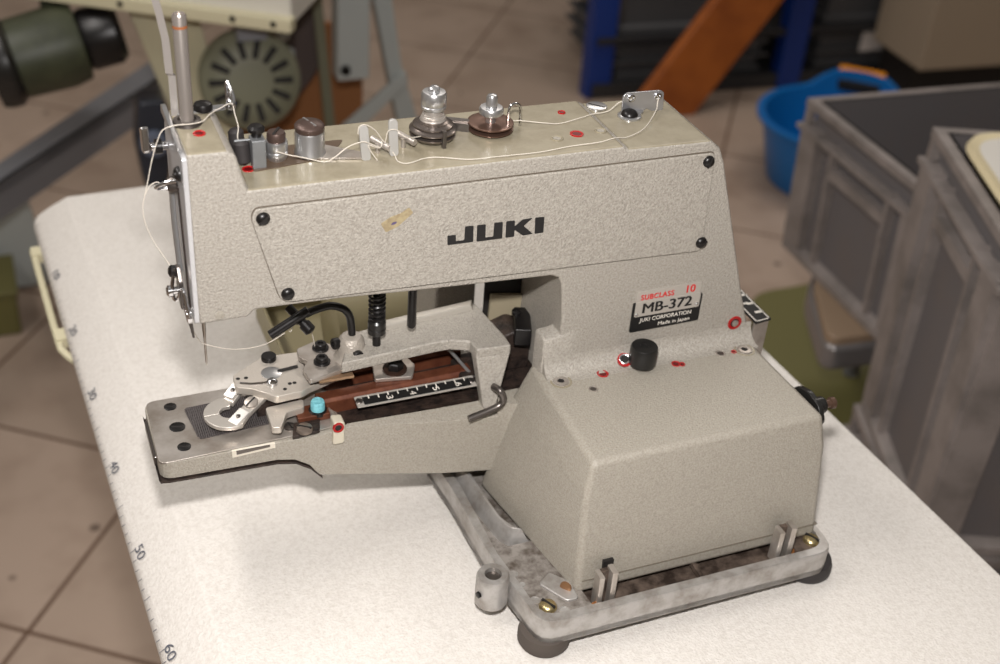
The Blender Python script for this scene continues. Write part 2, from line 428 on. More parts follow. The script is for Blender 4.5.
bm = B(); lathe(bm, (-.0010, -.3055, .0330), [(.0042, 0), (.0040, .0012), (.0025, .0018), (0, .0018)], (-.75, -.65, .1), 20); part('side_screw', bm, mat('brown_screw', (140, 104, 74), .4, .5))
bm = B(); box(bm, -.0095, .187, -.19, -.07, .0330, .100); part('lower_body', bm, PAINT, bevel=.004)
# --- column + arm + head: one casting
poly = [(-.2122, .2138), (-.1835, .2142), (-.1788, .2186), (-.1262, .2174), (-.068, .2142), (.0165, .2106), (.0225, .2082), (.0252, .202),
        (.0285, .172), (.0285, .108), (.1920, .108), (.1870, .1250), (.1705, .1705), (.1345, .2800), (.1295, .2905), (.1220, .2964), (.0612, .2974), (.0578, .2998),
        (-.1795, .2996), (-.1818, .3075), (-.1850, .3215), (-.190, .3253), (-.2122, .3255)]
bm = B()
vs = prism(bm, poly, 'y', -.2, -.127)
for v in vs[1]:
    if v.co.z > .302 and v.co.x < -.17: v.co.y = -.139
bmesh.ops.recalc_face_normals(bm, faces=bm.faces)
for f in bm.faces:
    if f.normal.z > .9 and f.calc_center_median().z > .29: f.material_index = 1
arm = part('arm_casting', bm, [PAINT, PAINT_TOP], bevel=.0042, seg=4, ang=28)
bm = B()   # front cheek of the column below the window
def cheek(x, yf, zt, r): return [(x, yf, .110), (x, yf, zt-r), (x, yf+r*.3, zt-r*.3), (x, yf+r, zt), (x, -.186, zt), (x, -.186, .110)]
faces_loft(bm, [cheek(*a) for a in ((.0160, -.1965, .1580, .002), (.0168, -.1990, .1592, .003), (.0190, -.2003, .1600, .004), (.0250, -.2005, .1604, .004), (.0282, -.2005, .1616, .004), (.0310, -.2005, .1640, .003), (.0380, -.2003, .1650, .002), (.0480, -.1990, .1650, .001))])
part('column_cheek', bm, PAINT)
bm = B()   # concave fillet between column face and cover top
prof = [(-.1985, .1305), (-.2145, .1305), (-.2145, .1318)]
for k in range(7):
    a = k/6*math.pi/2
    prof.append((-.2125 + .0123*math.sin(a), .1440 - .0123*math.cos(a)))
prof += [(-.1985, .144)]
faces_loft(bm, [[(.0175, y, z) for y, z in prof], [(.1835, y, z) for y, z in prof]])
part('column_fillet', bm, PAINT)

# --- big side panel with lettering
bm = B()
pan = rpoly([(-.1632, .2222), (.1268, .2142), (.1278, .222), (.1252, .2885), (-.1765, .2878), (-.1788, .2815)], [.007, .005, .003, .004, .004, .004])
prism(bm, pan, 'y', -.2000, -.2022)
part('side_panel', bm, PAINT, bevel=.0007, seg=2)
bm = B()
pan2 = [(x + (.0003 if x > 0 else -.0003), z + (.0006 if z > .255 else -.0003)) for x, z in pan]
prism(bm, pan2, 'y', -.1995, -.2003); part('panel_seam_plate', bm, mat('panel_seam_tone', (96, 86, 74), .7))  # added dark plate; its edge paints the dark seam gap round the panel
for x, z in ((-.1722, .2816), (-.1592, .2284), (.1207, .2829), (.1262, .2212)):
    s = screw('panel_screw', (x, -.2020, z), (0, -1, 0), .0042, .0030, BLACK, M, style='dome', slot_ang=random.uniform(0, 3)); s.location = (0, .16, 0)
def letter(pts):
    bm = B(); prism(bm, rpoly(pts, .0006, 2), 'y', -.2021, -.2025)
    part('panel_letter', bm, INK, smooth=False)
letter([(-.0588, .2537), (-.0532, .2535), (-.0530, .2489), (-.0474, .2489), (-.0474, .2586), (-.0418, .2583), (-.0414, .2468), (-.0584, .2470)])
letter([(-.0394, .2583), (-.0337, .2582), (-.0334, .2486), (-.0280, .2486), (-.0280, .2585), (-.0223, .2582), (-.0219, .2465), (-.0391, .2466)])
letter([(-.0200, .2583), (-.0141, .2581), (-.0139, .2538), (-.0088, .2580), (-.0021, .2582), (-.0078, .2534), (-.0010, .2467), (-.0078, .2464), (-.0138, .2514), (-.0138, .2465), (-.0196, .2466)])
letter([(-.0002, .2582), (.0061, .2579), (.0064, .2465), (.0004, .2464)])
bm = B(); prism(bm, rpoly([(-.1018, .2683), (-.0985, .2618), (-.0905, .2652), (-.0815, .2730), (-.0842, .2770), (-.0890, .2738), (-.0955, .2720)], .001), 'y', -.2021, -.2024)
part('tape_residue', bm, TAPE)
bm = B(); prism(bm, rpoly([(-.0955, .2665), (-.0925, .2668), (-.0915, .2685), (-.0945, .2682)], .0008), 'y', -.2022, -.20255); part('residue_spot', bm, mat('violet_spot', (84, 72, 110), .6))

# --- nameplate on the column
bm = B(); prism(bm, rpoly([(.0832, .1785), (.1338, .1785), (.1338, .1878), (.0832, .1872)], .0008), 'y', -.2, -.2009); part('subclass_plate', bm, LABEL_SILVER)
text('subclass_lettering', 'SUBCLASS', (.0868, -.2010, .1802), (1, 0, .005), (0, 0, 1), .0255, .0042, INK_RED, M, bold=.03, spacing=1.15).location = (0, .16, 0)
text('subclass_number', '10', (.1225, -.2010, .1806), (1, 0, .005), (0, 0, 1), .0066, .0060, INK_RED, M, bold=.02).location = (0, .16, 0)
bm = B(); prism(bm, rpoly([(.0815, .1541), (.1362, .1552), (.1362, .1778), (.0815, .1782)], .001), 'y', -.2, -.2010); part('name_plate', bm, LABEL_BLACK)
bm = B(); prism(bm, rpoly([(.0832, .1668), (.1345, .1672), (.1345, .1786), (.0832, .1786)], .0012), 'y', -.2005, -.2013); part('name_plate_field', bm, LABEL_SILVER)
text('model_lettering', 'MB-372', (.0892, -.2015, .1695), (1, 0, .005), (0, 0, 1), .0385, .0080, INK, M, bold=.022).location = (0, .16, 0)
text('maker_lettering', 'JUKI CORPORATION', (.0880, -.2011, .1610), (1, 0, .005), (0, 0, 1), .0410, .0041, INK_WHITE, M).location = (0, .16, 0)
text('origin_lettering', 'Made in Japan', (.1035, -.2011, .1560), (1, 0, .005), (0, 0, 1), .0250, .0037, INK_WHITE, M).location = (0, .16, 0)
for x, z in ((.0850, .1688), (.1325, .1698)):
    s = screw('plate_rivet', (x, -.2012, z), (0, -1, 0), .0013, .0008, CHROME, M, slot=False, style='dome'); s.location = (0, .16, 0)

# --- oil points, bolts and knob
def hole(c, axis, r, ring=None, rr=None, name='oil_hole', inner=DARK):
    bm = B(); lathe(bm, c, [(rr or r*1.0, -.001), (rr or r, .0004), ((rr or r)*.9, .0006), (r*.7, .0004), (r*.62, .0001)], axis, 24)
    o = part(name, bm, ring or STEEL)
    bm = B(); lathe(bm, c, [(r*.64, -.0012), (r*.64, .0002)], axis, 20); part('hole_bore', bm, inner, parent=o, smooth=False)
    return o
ZT = .1316
for x, y in ((.0262, -.2125), (.1712, -.2150)):
    bm = B(); lathe(bm, (x, y, ZT), [(.0078, -.001), (.0078, .0003), (.0070, .0005), (.0062, .0003), (.0062, -.0005)], seg=28)
    w = part('bolt_counterbore', bm, PAINT_TOP)
    s = socket_screw('cover_bolt', (x, y, ZT-.0002), (0, 0, 1), .0054, .0012, STEEL, M); s.location = (0, .16, 0)
bm = B(); lathe(bm, (.0885, -.2125, ZT), [(.0048, -.001), (.0048, .0022), (.0092, .0030), (.0098, .0045), (.0098, .0165), (.0090, .0180), (.0030, .0180), (.0028, .0173), (.0012, .0172)], seg=36)
part('adjusting_knob', bm, BLACKPLASTIC)
bm = B(); lathe(bm, (.0795, -.2030, ZT-.001), [(.0100, -.001), (.0092, .0030), (.0060, .0050), (.0050, .0052)], (-.1, -.45, 1), 24); part('oil_boss', bm, PAINT)
hole((.0772, -.2072, .1368), (-.15, -.55, 1), .0044, SATIN, .0040)
bm = B(); lathe(bm, (.0772, -.2072, .1361), [(.0052, -.001), (.0052, .0004), (.0046, .0006), (.0040, .0004)], (-.15, -.55, 1), 24); part('red_oil_ring', bm, RED)
for x, y, r, m in ((.0582, -.2125, .0042, RED), (.1140, -.2165, .0034, RED), (.1178, -.2182, .0024, RED), (.1622, -.2150, .0020, RED), (.1518, -.2140, .0038, STEEL), (.0442, -.2268, .0034, STEEL)):
    hole((x, y, ZT), (0, 0, 1), r, m, name='oil_hole' if m is RED else 'cover_pin', inner=(REDDARK if m is RED else DARKSTEEL))
hole((.1688, -.2002, .1462), (0, -1, .0), .0052, RED, .0056, name='oil_window', inner=DARK)
bm = B(); lathe(bm, (.1688, -.2006, .1462), [(.0026, 0), (.0026, .0009), (.0015, .0012)], (0, -1, 0), 12); part('window_pin', bm, STEEL)
# --- lever on the right side of the cover
bm = B()
prism(bm, rpoly([(-.2915, .1135), (-.2600, .1165), (-.2560, .1225), (-.2620, .1295), (-.2740, .1335), (-.2880, .1310), (-.2945, .1220)], .003), 'x', .1865, .1905)
lathe(bm, (.1870, -.2825, .1262), [(.0062, 0), (.0062, .0075), (.0050, .0090)], (1, 0, 0), 20)
lv = part('side_lever', bm, BLACKPLASTIC, bevel=.0008)
bm = B(); lathe(bm, (.1955, -.2825, .1262), [(.0030, 0), (.0030, .0050), (.0042, .0055), (.0042, .0085), (.0030, .0095)], (1, 0, 0), 16); part('lever_pin', bm, mat('brown_pin', (96, 74, 62), .4, .5))
# --- stitch plate sticking out behind the column
bm = B()
prism(bm, [(.1905, -.1965), (.2050, -.1945), (.2035, -.120), (.1890, -.120)], 'z', .1385, .1398)
sp = part('instruction_plate', bm, LABEL_BLACK)
bm = B()
def strip(pts, w, z):
    for a, b in zip(pts, pts[1:]):
        a, b = Vector(a), Vector(b); d = (b-a).normalized(); n = Vector((-d.y, d.x))*w/2
        bm.faces.new([bm.verts.new((q.x, q.y, z)) for q in (a-n-d*w/2, b-n+d*w/2, b+n+d*w/2, a+n-d*w/2)])
strip([(.1918, -.123), (.1918, -.1950), (.2036, -.1935), (.2026, -.123)], .0010, .14)
for y in (-.184, -.172, -.160, -.150, -.141): strip([(.2030, y), (.1985, y)], .0026, .14)
part('plate_border', bm, INK_WHITE, smooth=False)
text('plate_lettering', '2 1', (.1950, -.1500, .1399), (0, -1, 0), (1, 0, 0), .022, .0042, INK_WHITE, M).location = (0, .16, 0)
bm = B(); prism(bm, [(.1895, -.1960), (.2035, -.1940), (.2035, -.1925), (.1895, -.1945)], 'z', .095, .1385); part('plate_bracket', bm, STEEL)

# --- bed arm under the head
bm = B()
def bedsec(x, zb, zf, yb, zk, zi, r=0): return [(x, -.1940+r, zb), (x, -.1940+r, zf), (x, yb+r, zk), (x, yb+.0012+r, zi), (x, -.1270-r, zi), (x, -.1270-r, zb)]
faces_loft(bm, [bedsec(*a) for a in ((-.2432, .0960, .1085, -.1900, .1085, .1085, .0070), (-.2428, .0960, .1085, -.1900, .1085, .1085, .0048), (-.2412, .0959, .1085, -.1900, .1085, .1085, .0022), (-.2385, .0957, .1085, -.1900, .1085, .1085, .0006), (-.2350, .0955, .1085, -.1900, .1085, .1085), (-.1680, .0942, .1085, -.1900, .1085, .1085), (-.1560, .0915, .1085, -.1900, .1085, .1085),
   (-.1460, .0845, .1085, -.1900, .1085, .1085), (-.1400, .0745, .1085, -.1900, .1085, .1085), (-.1240, .0705, .1095, -.1915, .1100, .1080), (-.1190, .0695, .1110, -.1905, .1115, .1030), (-.0500, .0530, .1000, -.1830, .1040, .1000), (-.0060, .0455, .0945, -.1775, .0995, .0960), (.0300, .042, .0935, -.1770, .0990, .0960))])
part('bed_arm', bm, PAINT_FINE, bevel=.0022, seg=3, ang=25)
bm = B(); faces_loft(bm, [[(-.011+.004*k, -.1937-.0065*(k/5)**2, z) for z in (.044, .106)] + [(-.006+.004*k, -.18, z) for z in (.106, .044)] for k in range(6)])
part('bed_fillet', bm, PAINT_FINE)
bm = B()   # dark sheet spring under the end of the bed
faces_loft(bm, [[(x, -.1945, z), (x, -.1265, z), (x, -.1265, z-.0016), (x, -.1945, z-.0016)] for x, z in
                ((-.2445, .0975), (-.2435, .0950), (-.238, .0942), (-.168, .0925), (-.1555, .0898), (-.1455, .0825), (-.1375, .0725))])
part('bed_under_cover', bm, GREASE)
bm = B(); box(bm, -.2450, -.2420, -.180, -.140, .0965, .104); part('end_clip', bm, DARKSTEEL, bevel=.0008)
bm = B(); prism(bm, rpoly([(-.2435, -.1945), (-.1380, -.1900), (-.1250, -.1885), (-.1250, -.1270), (-.2420, -.1275)], [.006, .001, .001, .001, .006]), 'z', .1085, .1098)
tp = part('throat_plate', bm, STEEL, bevel=.0004, seg=1)
for x, y, r in ((-.2270, -.1375, .0042), (-.2262, -.1605, .0052), (-.2255, -.1820, .0044)):
    s = screw('plate_screw', (x, y, .1094), (0, 0, 1), r, .0009, BLACK, M, style='flat', slot_ang=1.2); s.location = (0, .16, 0)
bm = B(); prism(bm, rpoly([(-.2190, -.1425), (-.2152, -.1775), (-.1650, -.1745), (-.1680, -.1400)], .003), 'z', .1097, .1106); part('knurled_feed_plate', bm, KNURL)
bm = B(); prism(bm, [(-.1972, .1040), (-.1690, .1058), (-.1690, .1092), (-.1972, .1092)], 'y', -.193, -.1950); fw = part('front_window', bm, mat('pale_slip', (214, 206, 192), .5))
bm = B(); prism(bm, [(-.1945, .1062), (-.1725, .1076), (-.1725, .1092), (-.1945, .1092)], 'y', -.1948, -.1954); part('window_slot', bm, DARKSTEEL)
bm = B(); prism(bm, [(-.1575, -.1945), (-.1385, -.1925), (-.1350, -.1800), (-.1530, -.1800)], 'z', .1090, .1118); part('guide_block', bm, GREASE, bevel=.0006)
s = screw('guide_screw', (-.1480, -.1895, .1115), (0, 0, 1), .0056, .0032, mat('worn_screw_steel', (136, 124, 114), .3, .6), M, slot_ang=1.0); s.location = (0, .16, 0)
s = screw('guide_screw', (-.1560, -.1815, .1096), (0, 0, 1), .0040, .0020, DARKSTEEL, M, slot_ang=.3); s.location = (0, .16, 0)
bm = B(); prism(bm, rpoly([(-.1308, .1000), (-.1228, .1000), (-.1222, .1180), (-.1300, .1190)], .002), 'y', -.1875, -.1968); part('oil_pad', bm, mat('pale_paint', (196, 188, 170), .4), bevel=.001)
hole((-.1270, -.1972, .1145), (0, -1, 0), .0036, RED, .0038, name='oil_cup', inner=DARK)

# --- slide inside the bed
bm = B(); prism(bm, [(-.1240, -.1880), (-.060, -.1815), (.0000, -.1745), (.05, -.1745), (.05, -.1270), (-.1240, -.1270)], 'z', .0960, .1045); part('slide_floor', bm, GREASE)
for (x0, y0), (x1, y1) in (((-.1330, -.1690), (-.0200, -.1640)), ((-.1240, -.1420), (-.0180, -.1365))):
    bm = B(); faces_loft(bm, [[(x0, y0, .103), (x0, y0+.0105, .103), (x0, y0+.0105, .1165), (x0, y0+.002, .1165), (x0, y0, .1140)],
                              [(x1, y1, .103), (x1, y1+.0105, .103), (x1, y1+.0105, .1165), (x1, y1+.002, .1165), (x1, y1, .1140)]])
    part('slide_rail', bm, BROWN, bevel=.0006)
bm = B(); box(bm, -.150, -.128, -.181, -.168, .1100, .1150); part('rail_end_block', bm, BROWN, bevel=.0006)
bm = B(); box(bm, -.03, -.004, -.170, -.145, .1035, .1160); part('slide_stop', bm, GREASE, bevel=.002)
bm = B(); faces_loft(bm, [[(-.1085, -.1800, .1143), (-.1085, -.1695, .1160), (-.1085, -.1690, .1150), (-.1085, -.1795, .1133)],
                          [(-.0215, -.1790, .1143), (-.0215, -.1685, .1160), (-.0215, -.1680, .1150), (-.0215, -.1785, .1133)]])
part('scale_plate', bm, LABEL_SILVER, bevel=.0003)
nv = Vector((0, -.155, .988)); yv = Vector((0, .988, .155))
bm = B()
o = Vector((-.1035, -.17885, .1147)); u_ = Vector((1, .0115, 0)).normalized()
q = [o, o+u_*.078, o+u_*.078+yv*.0072, o+yv*.0072]
bm.faces.new([bm.verts.new(p+nv*.0004) for p in q]); part('scale_field', bm, LABEL_BLACK, smooth=False)
bm = B()
for i in range(11):
    a = o+u_*(.004+.007*i)+yv*(.0072-(.0030 if i % 2 else .0022)); w = u_*.0009
    bm.faces.new([bm.verts.new(p+nv*.0006) for p in (a, a+w, a+w+yv*.003, a+yv*.003)])
part('scale_ticks', bm, INK_WHITE, smooth=False)
for i, s_ in enumerate(('3', '4', '5', '6')):
    text('scale_figure', s_, o+u_*(.0165+.0168*i)+yv*.0044+nv*.0005, -yv, u_, .0034, .0046, INK_WHITE, M, ext=.0001).location = (0, .16, 0)
for k in (-.1060, -.0240):
    s = screw('scale_screw', (k, -.1740 + (k+.1060)*.0115, .1150), nv, .0026, .0010, DARKSTEEL, M); s.location = (0, .16, 0)
bm = B(); prism(bm, rpoly([(-.0905, -.1585), (-.0640, -.1625), (-.0580, -.1500), (-.0600, -.1400), (-.0860, -.1370)], .002), 'z', .1165, .1195); part('clamp_washer_plate', bm, STEEL, bevel=.0005)
bm = B(); lathe(bm, (-.0735, -.1515, .1195), [(.0086, 0), (.0086, .0014), (.0076, .0018)], seg=28); part('bolt_washer', bm, mat('dark_brown_washer', (66, 48, 40), .35, .5))
bm = B(); lathe(bm, (-.0735, -.1515, .1212), [(.0062, 0), (.0062, .0050), (.0054, .0058), (.0030, .0058), (.0028, .0045)], seg=6); part('hex_bolt', bm, BLACK)

# --- presser arm casting above the slide
bm = B()
prism(bm, [(-.1175, -.1700), (-.0480, -.1640), (-.0380, -.1640), (-.0255, -.1690), (-.0240, -.1800), (.0008, -.1815), (.0010, -.1700), (-.0045, -.1240), (-.0800, -.1330), (-.1020, -.1370)], 'z', .1375, .1462)
vs = faces_loft(bm, [[(-.0195, -.1885, .0995), (-.0105, -.1890, .0985), (-.0105, -.1790, .0985), (-.0195, -.1790, .0995)],
                     [(-.0245, -.1800, .1400), (.0008, -.1815, .1400), (.0008, -.1680, .1400), (-.0245, -.1680, .1400)]])
part('presser_arm', bm, PAINT, bevel=.0014, seg=3)
bm = B(); faces_loft(bm, [[(-.0830, -.1420, .145), (-.0085, -.1330, .145), (-.0060, -.1240, .145), (-.0830, -.1330, .145)],
                          [(-.0815, -.1400, .1500), (-.0105, -.1315, .1500), (-.0070, -.1245, .1500), (-.0815, -.1335, .1500)]])
part('presser_arm_rib', bm, mat('bare_casting', (190, 184, 174), .35, .4, ('noise', 500, .5, .001)), bevel=.001)
bm = B(); tube(bm, [(-.0130, -.1880, .1180), (-.0112, -.1945, .1190), (-.0088, -.1965, .1140), (-.0105, -.1970, .1085), (-.0180, -.1975, .1055), (-.0345, -.1985, .1020)], .0026, 12); part('bent_lever', bm, DARKSTEEL)
bm = B(); tube(bm, [(-.0330, -.1500, .1280), (-.0200, -.1660, .1130)], .0013, 8, smooth=False); part('guide_wire', bm, SATIN)
# clamp carrier plate
bm = B()
prism(bm, rpoly([(-.1850, -.1530), (-.1845, -.1391), (-.1610, -.1232), (-.1380, -.1240), (-.1150, -.1330), (-.1120, -.1560), (-.1380, -.1655), (-.1435, -.1690), (-.1620, -.1705), (-.1672, -.1650), (-.1760, -.1570)], .002, 2), 'z', .1225, .1285)
part('clamp_body', bm, mat('bare_clamp_steel', (196, 188, 178), .36, .5, ('noise', 700, .35, .0008)), bevel=.0007)
bm = B(); prism(bm, rpoly([(-.1385, -.1320), (-.1247, -.1263), (-.1150, -.1320), (-.1110, -.1420), (-.1090, -.1620), (-.1388, -.1700), (-.1405, -.1560), (-.1350, -.1480), (-.1395, -.1420)], .0015, 2), 'z', .1330, .1368); part('clamp_block', bm, STEEL, bevel=.0006)
bm = B(); box(bm, -.1360, -.1120, -.1640, -.1300, .1280, .1335); part('clamp_spacer', bm, GREASE)
bm = B(); box(bm, -.1320, -.1080, -.1685, -.1610, .1315, .1335); part('clamp_spring_leaf', bm, mat('bronze_leaf', (170, 140, 112), .35, .7))
for x, y in ((-.1226, -.1360), (-.1258, -.1520)):
    s = socket_screw('block_screw', (x, y, .1368), (0, 0, 1), .0042, .0045, BLACK, M, flange=.0058); s.location = (0, .16, 0)
s = screw('clamp_screw', (-.1570, -.1275, .1285), (0, 0, 1), .0052, .0034, BLACK, M, style='flat', slot=False); s.location = (0, .16, 0)
bm = B()
lathe(bm, (-.1590, -.1440, .1284), [(.0070, 0), (.0070, .0006), (.0055, .0010)], seg=24)
part('clamp_dial', bm, SATIN)
bm = B(); tube(bm, [(-.1545, -.1440, .1292), (-.1405, -.1420, .1290)], .0013, 8, smooth=False); part('clamp_slot', bm, DARK)
bm = B(); tube(bm, [(-.1815, -.1495, .1288), (-.1740, -.1530, .1291), (-.1640, -.1545, .1292)], .0010, 8); lathe(bm, (-.1612, -.1555, .1285), [(.0040, 0), (.0038, .0020), (.0020, .0036), (0, .0038)], seg=18)
part('clamp_spring', bm, CHROME)
for x, y in ((-.1818, -.1440), (-.1765, -.1445), (-.1500, -.1590), (-.1468, -.1590), (-.1545, -.1640)):
    bm = B(); lathe(bm, (x, y, .1284), [(.0014, -.001), (.0014, .0003)], seg=12); part('clamp_hole', bm, DARK)
JAWSTEEL = mat('jaw_steel', (192, 186, 178), .33, .55, ('noise', 500, .25, .0008))
# two button jaws
def jaw(a0, a1, arm_pts, w):
    bm = B(); c = Vector((-.1925, -.1645)); R, r = .0168, .0062; n = 12
    up, lo = [], []
    for k in range(n+1):
        a = math.radians(a0+(a1-a0)*k/n)
        up.append((c.x+R*math.cos(a), c.y+R*math.sin(a))); lo.append((c.x+r*math.cos(a), c.y+r*math.sin(a)))
    faces_loft(bm, [[(p[0], p[1], .1150), (q[0], q[1], .1150), (q[0], q[1], .1182), (p[0], p[1], .1182)] for p, q in zip(up, lo)])
    P = [Vector(p) for p in arm_pts]; rings = []
    for i, p in enumerate(P):
        d = (P[min(i+1, len(P)-1)]-P[max(i-1, 0)]).normalized(); nn = Vector((-d.y, d.x, 0)).normalized()*w/2
        rings.append([p-nn, p+nn, p+nn+Vector((0, 0, .0036)), p-nn+Vector((0, 0, .0036))])
    faces_loft(bm, rings)
    return bm
part('button_jaw', jaw(181, 72, [(-.1910, -.1530, .1148), (-.1850, -.1480, .1180), (-.1780, -.1430, .1205)], .0085), JAWSTEEL, bevel=.0006)
part('button_jaw', jaw(183, 292, [(-.1900, -.1770, .1148), (-.1830, -.1690, .1165), (-.1690, -.1590, .1205)], .0085), JAWSTEEL, bevel=.0006)
def tabplate(c, rz, tilt, sx, sy):
    bm = B(); obox(bm, c, (sx, sy, .0016), rz, Matrix.Rotation(tilt, 4, 'Y')); o_ = part('jaw_tab', bm, mat('nickel', (226, 222, 216), .3, .5), bevel=.0004)
    u_2 = Matrix.Rotation(rz, 3, 'Z') @ Matrix.Rotation(tilt, 3, 'Y') @ Vector((0, 0, 1))
    s = screw('jaw_screw', Vector(c)+u_2*.0006, u_2, .0016, .0010, DARKSTEEL, M); s.location = (0, .16, 0)
tabplate((-.1862, -.1478, .1222), .7, -.35, .0120, .0078)
tabplate((-.1880, -.1735, .1195), .62, -.30, .0125, .0082)
s = screw('jaw_pivot', (-.1775, -.1640, .1215), (-.2, -.3, 1), .0048, .0025, STEEL, M, slot_ang=2.2); s.location = (0, .16, 0)
bm = B(); box(bm, -.174, -.146, -.166, -.146, .1100, .1200); part('jaw_carrier', bm, GREASE)
# lower yoke
bm = B(); prism(bm, rpoly([(-.1692, -.1690), (-.1430, -.1670), (-.1444, -.1755), (-.1570, -.1780), (-.1640, -.1925), (-.1700, -.1910)], .0015, 2), 'z', .1145, .1200); part('clamp_yoke', bm, mat('bare_yoke_steel', (196, 188, 178), .34, .5, ('noise', 700, .3, .0008)), bevel=.0006)
bm = B(); lathe(bm, (-.1352, -.1752, .1140), [(.0048, 0), (.0048, .0075), (.0040, .0088), (0, .0090)], seg=24); part('blue_marked_screw', bm, BLUEMARK)
bm = B(); lathe(bm, (-.1352, -.1752, .1130), [(.0062, 0), (.0062, .0024), (.005, .0030)], seg=24); part('screw_collar', bm, BLACK)
# holder with the bent lifter rod
bm = B(); lathe(bm, (-.1050, -.1510, .1360), [(.0130, 0), (.0112, .0020), (.0098, .0080), (.0088, .0150), (.0066, .0180), (.0035, .0185)], seg=28); part('rod_holder', bm, mat('grey_casting', (164, 156, 146), .4, .2, ('noise', 420, .6, .0015)))
s = socket_screw('holder_screw', (-.1035, -.1605, .1435), (.1, -1, .15), .0042, .0035, BLACK, M); s.location = (0, .16, 0)
s = socket_screw('holder_screw', (-.1140, -.1500, .1490), (-1, -.3, .1), .0040, .0040, BLACK, M); s.location = (0, .16, 0)
bm = B(); tube(bm, [(-.1042, -.150, .1530), (-.1048, -.150, .1620), (-.1062, -.150, .1700), (-.1105, -.150, .1762), (-.1193, -.150, .1800), (-.1296, -.150, .1785), (-.1360, -.150, .1762)], .0027, 12)
tube(bm, [(-.1340, -.150, .1790), (-.1600, -.150, .1640)], .0033, 14, smooth=False)
part('lifter_rod', bm, BLACK)
bm = B(); lathe(bm, (-.1440, -.135, .1740), [(.0030, 0), (.0030, .008), (.0040, .008), (.0040, .013), (.0030, .0135), (.0030, .016), (.0042, .016), (.0042, .022), (.0025, .023)], (.55, -.8, -.55), 18); part('stop_screw', bm, BLACK)
# spring plunger and plain rod under the arm
bm = B()
tube(bm, [(-.0883+.0050*math.cos(t*.7), -.155+.0050*math.sin(t*.7), .1665+.0205*t/54) for t in range(0, 55)], .0011, 6, n=2)
part('coil_spring', bm, BLACK)
bm = B(); lathe(bm, (-.0883, -.155, .1400), [(.0029, 0), (.0029, .080)], seg=16); part('plunger_rod', bm, BLACK)
bm = B(); lathe(bm, (-.0883, -.155, .1550), [(.0045, 0), (.0062, .0015), (.0062, .0050), (.0056, .0055), (.0062, .0060), (.0062, .0105), (.0050, .0120)], seg=24); part('plunger_collar', bm, BLACKPLASTIC)
bm = B(); lathe(bm, (-.0635, -.155, .1560), [(.0022, 0), (.0031, .0015), (.0031, .062)], seg=16); part('stop_rod', bm, BLACK)

# --- behind the slide: rear tray, bracket and mechanism
bm = B()
x0, x1, y0, y1 = -.117, .021, -.10, .115
rings = lambda d, z: [(x0+d, y0+d, z), (x1-d, y0+d, z), (x1-d, y1-d, z), (x0+d, y1-d, z)]
faces_loft(bm, [rings(0, .001), rings(0, .030), rings(.0022, .030), rings(.0022, .006)], cap=True)
part('rear_tray', bm, OLIVE)
bm = B(); lathe(bm, (-.075, .02, .040), [(.028, 0), (.032, .002), (.032, .075), (.028, .078)], (1, 0, 0), 32); part('rear_motor', bm, OLIVE)
bm = B(); box(bm, -.028, .004, -.105, -.060, .060, .168); part('rear_bracket', bm, PAINT, bevel=.003)
bm = B(); box(bm, .032, .135, -.130, -.080, .10, .205); part('column_back', bm, PAINT, bevel=.006)
bm = B(); box(bm, .000, .030, -.1300, -.1285, .104, .222); part('mechanism_shade_sheet', bm, DARK)  # near-black sheet added as the shade behind the mechanism
bm = B(); prism(bm, [(.003, .1200), (.0270, .1200), (.0285, .1530), (.0040, .1570)], 'y', -.1305, -.1330); part('mechanism_plate', bm, mat('dull_plate', (148, 138, 116), .5))
bm = B(); prism(bm, rpoly([(.0020, .104), (.0280, .104), (.0280, .1330), (.0160, .1390), (.0020, .1340)], .003), 'y', -.1290, -.1560); part('mechanism_housing', bm, GREASE, bevel=.002)
bm = B(); obox(bm, (.0215, -.152, .139), (.0120, .030, .014), -.35); part('mechanism_block', bm, BLACK, bevel=.001)
s = socket_screw('mechanism_bolt', (.0195, -.145, .146), (0, 0, 1), .0035, .0025, BLACK, M); s.location = (0, .16, 0)

# --- needle bar, needle, guard and face plate at the head
bm = B(); lathe(bm, (-.2045, -.1600, .3200), [(.0085, .0055), (.0078, .0078), (.0054, .0082), (.0052, .0065)], seg=28); part('needle_bar_bush', bm, DARKSTEEL)
bm = B(); lathe(bm, (-.2045, -.1600, .2200), [(.0040, 0), (.0040, .1690), (.0034, .1700), (.0034, .1688), (.0005, .1685)], seg=24); part('needle_bar', bm, mat('polished_dark_steel', (172, 164, 158), .24, .7))
bm = B(); lathe(bm, (-.2045, -.1600, .3822), [(.00412, 0), (.00412, .0016)], seg=24, cap=False); part('rust_band', bm, mat('rust', (140, 82, 44), .6))
bm = B(); lathe(bm, (-.2040, -.1600, .1555), [(.0001, 0), (.0008, .003), (.0008, .020), (.0012, .028), (.0012, .062)], seg=12); part('needle', bm, STEEL)
bm = B()   # flat guard bar standing left of the needle bar
faces_loft(bm, [[(x-.0004, y-.0028*w, z), (x+.0036, y-.0042*w, z), (x+.0038, y-.0026*w, z), (x, y, z)] for x, y, z, w in
                ((-.2110, -.1455, .318, 1), (-.2110, -.1455, .350, 1), (-.2125, -.1450, .352, 1.5), (-.2130, -.1445, .372, 1.5), (-.2150, -.1440, .386, 1.6), (-.2175, -.1440, .400, 1.5), (-.2180, -.1440, .415, 1.2))])
part('guard_bar', bm, mat('pale_guard_steel', (178, 172, 167), .3, .5))
bm = B(); prism(bm, rpoly([(-.1995, .2140), (-.1400, .2140), (-.1400, .3200), (-.1995, .3235)], .003), 'x', -.2148, -.2118)
part('face_plate', bm, mat('face_plate_steel', (198, 198, 200), .3, .4), bevel=.0005)
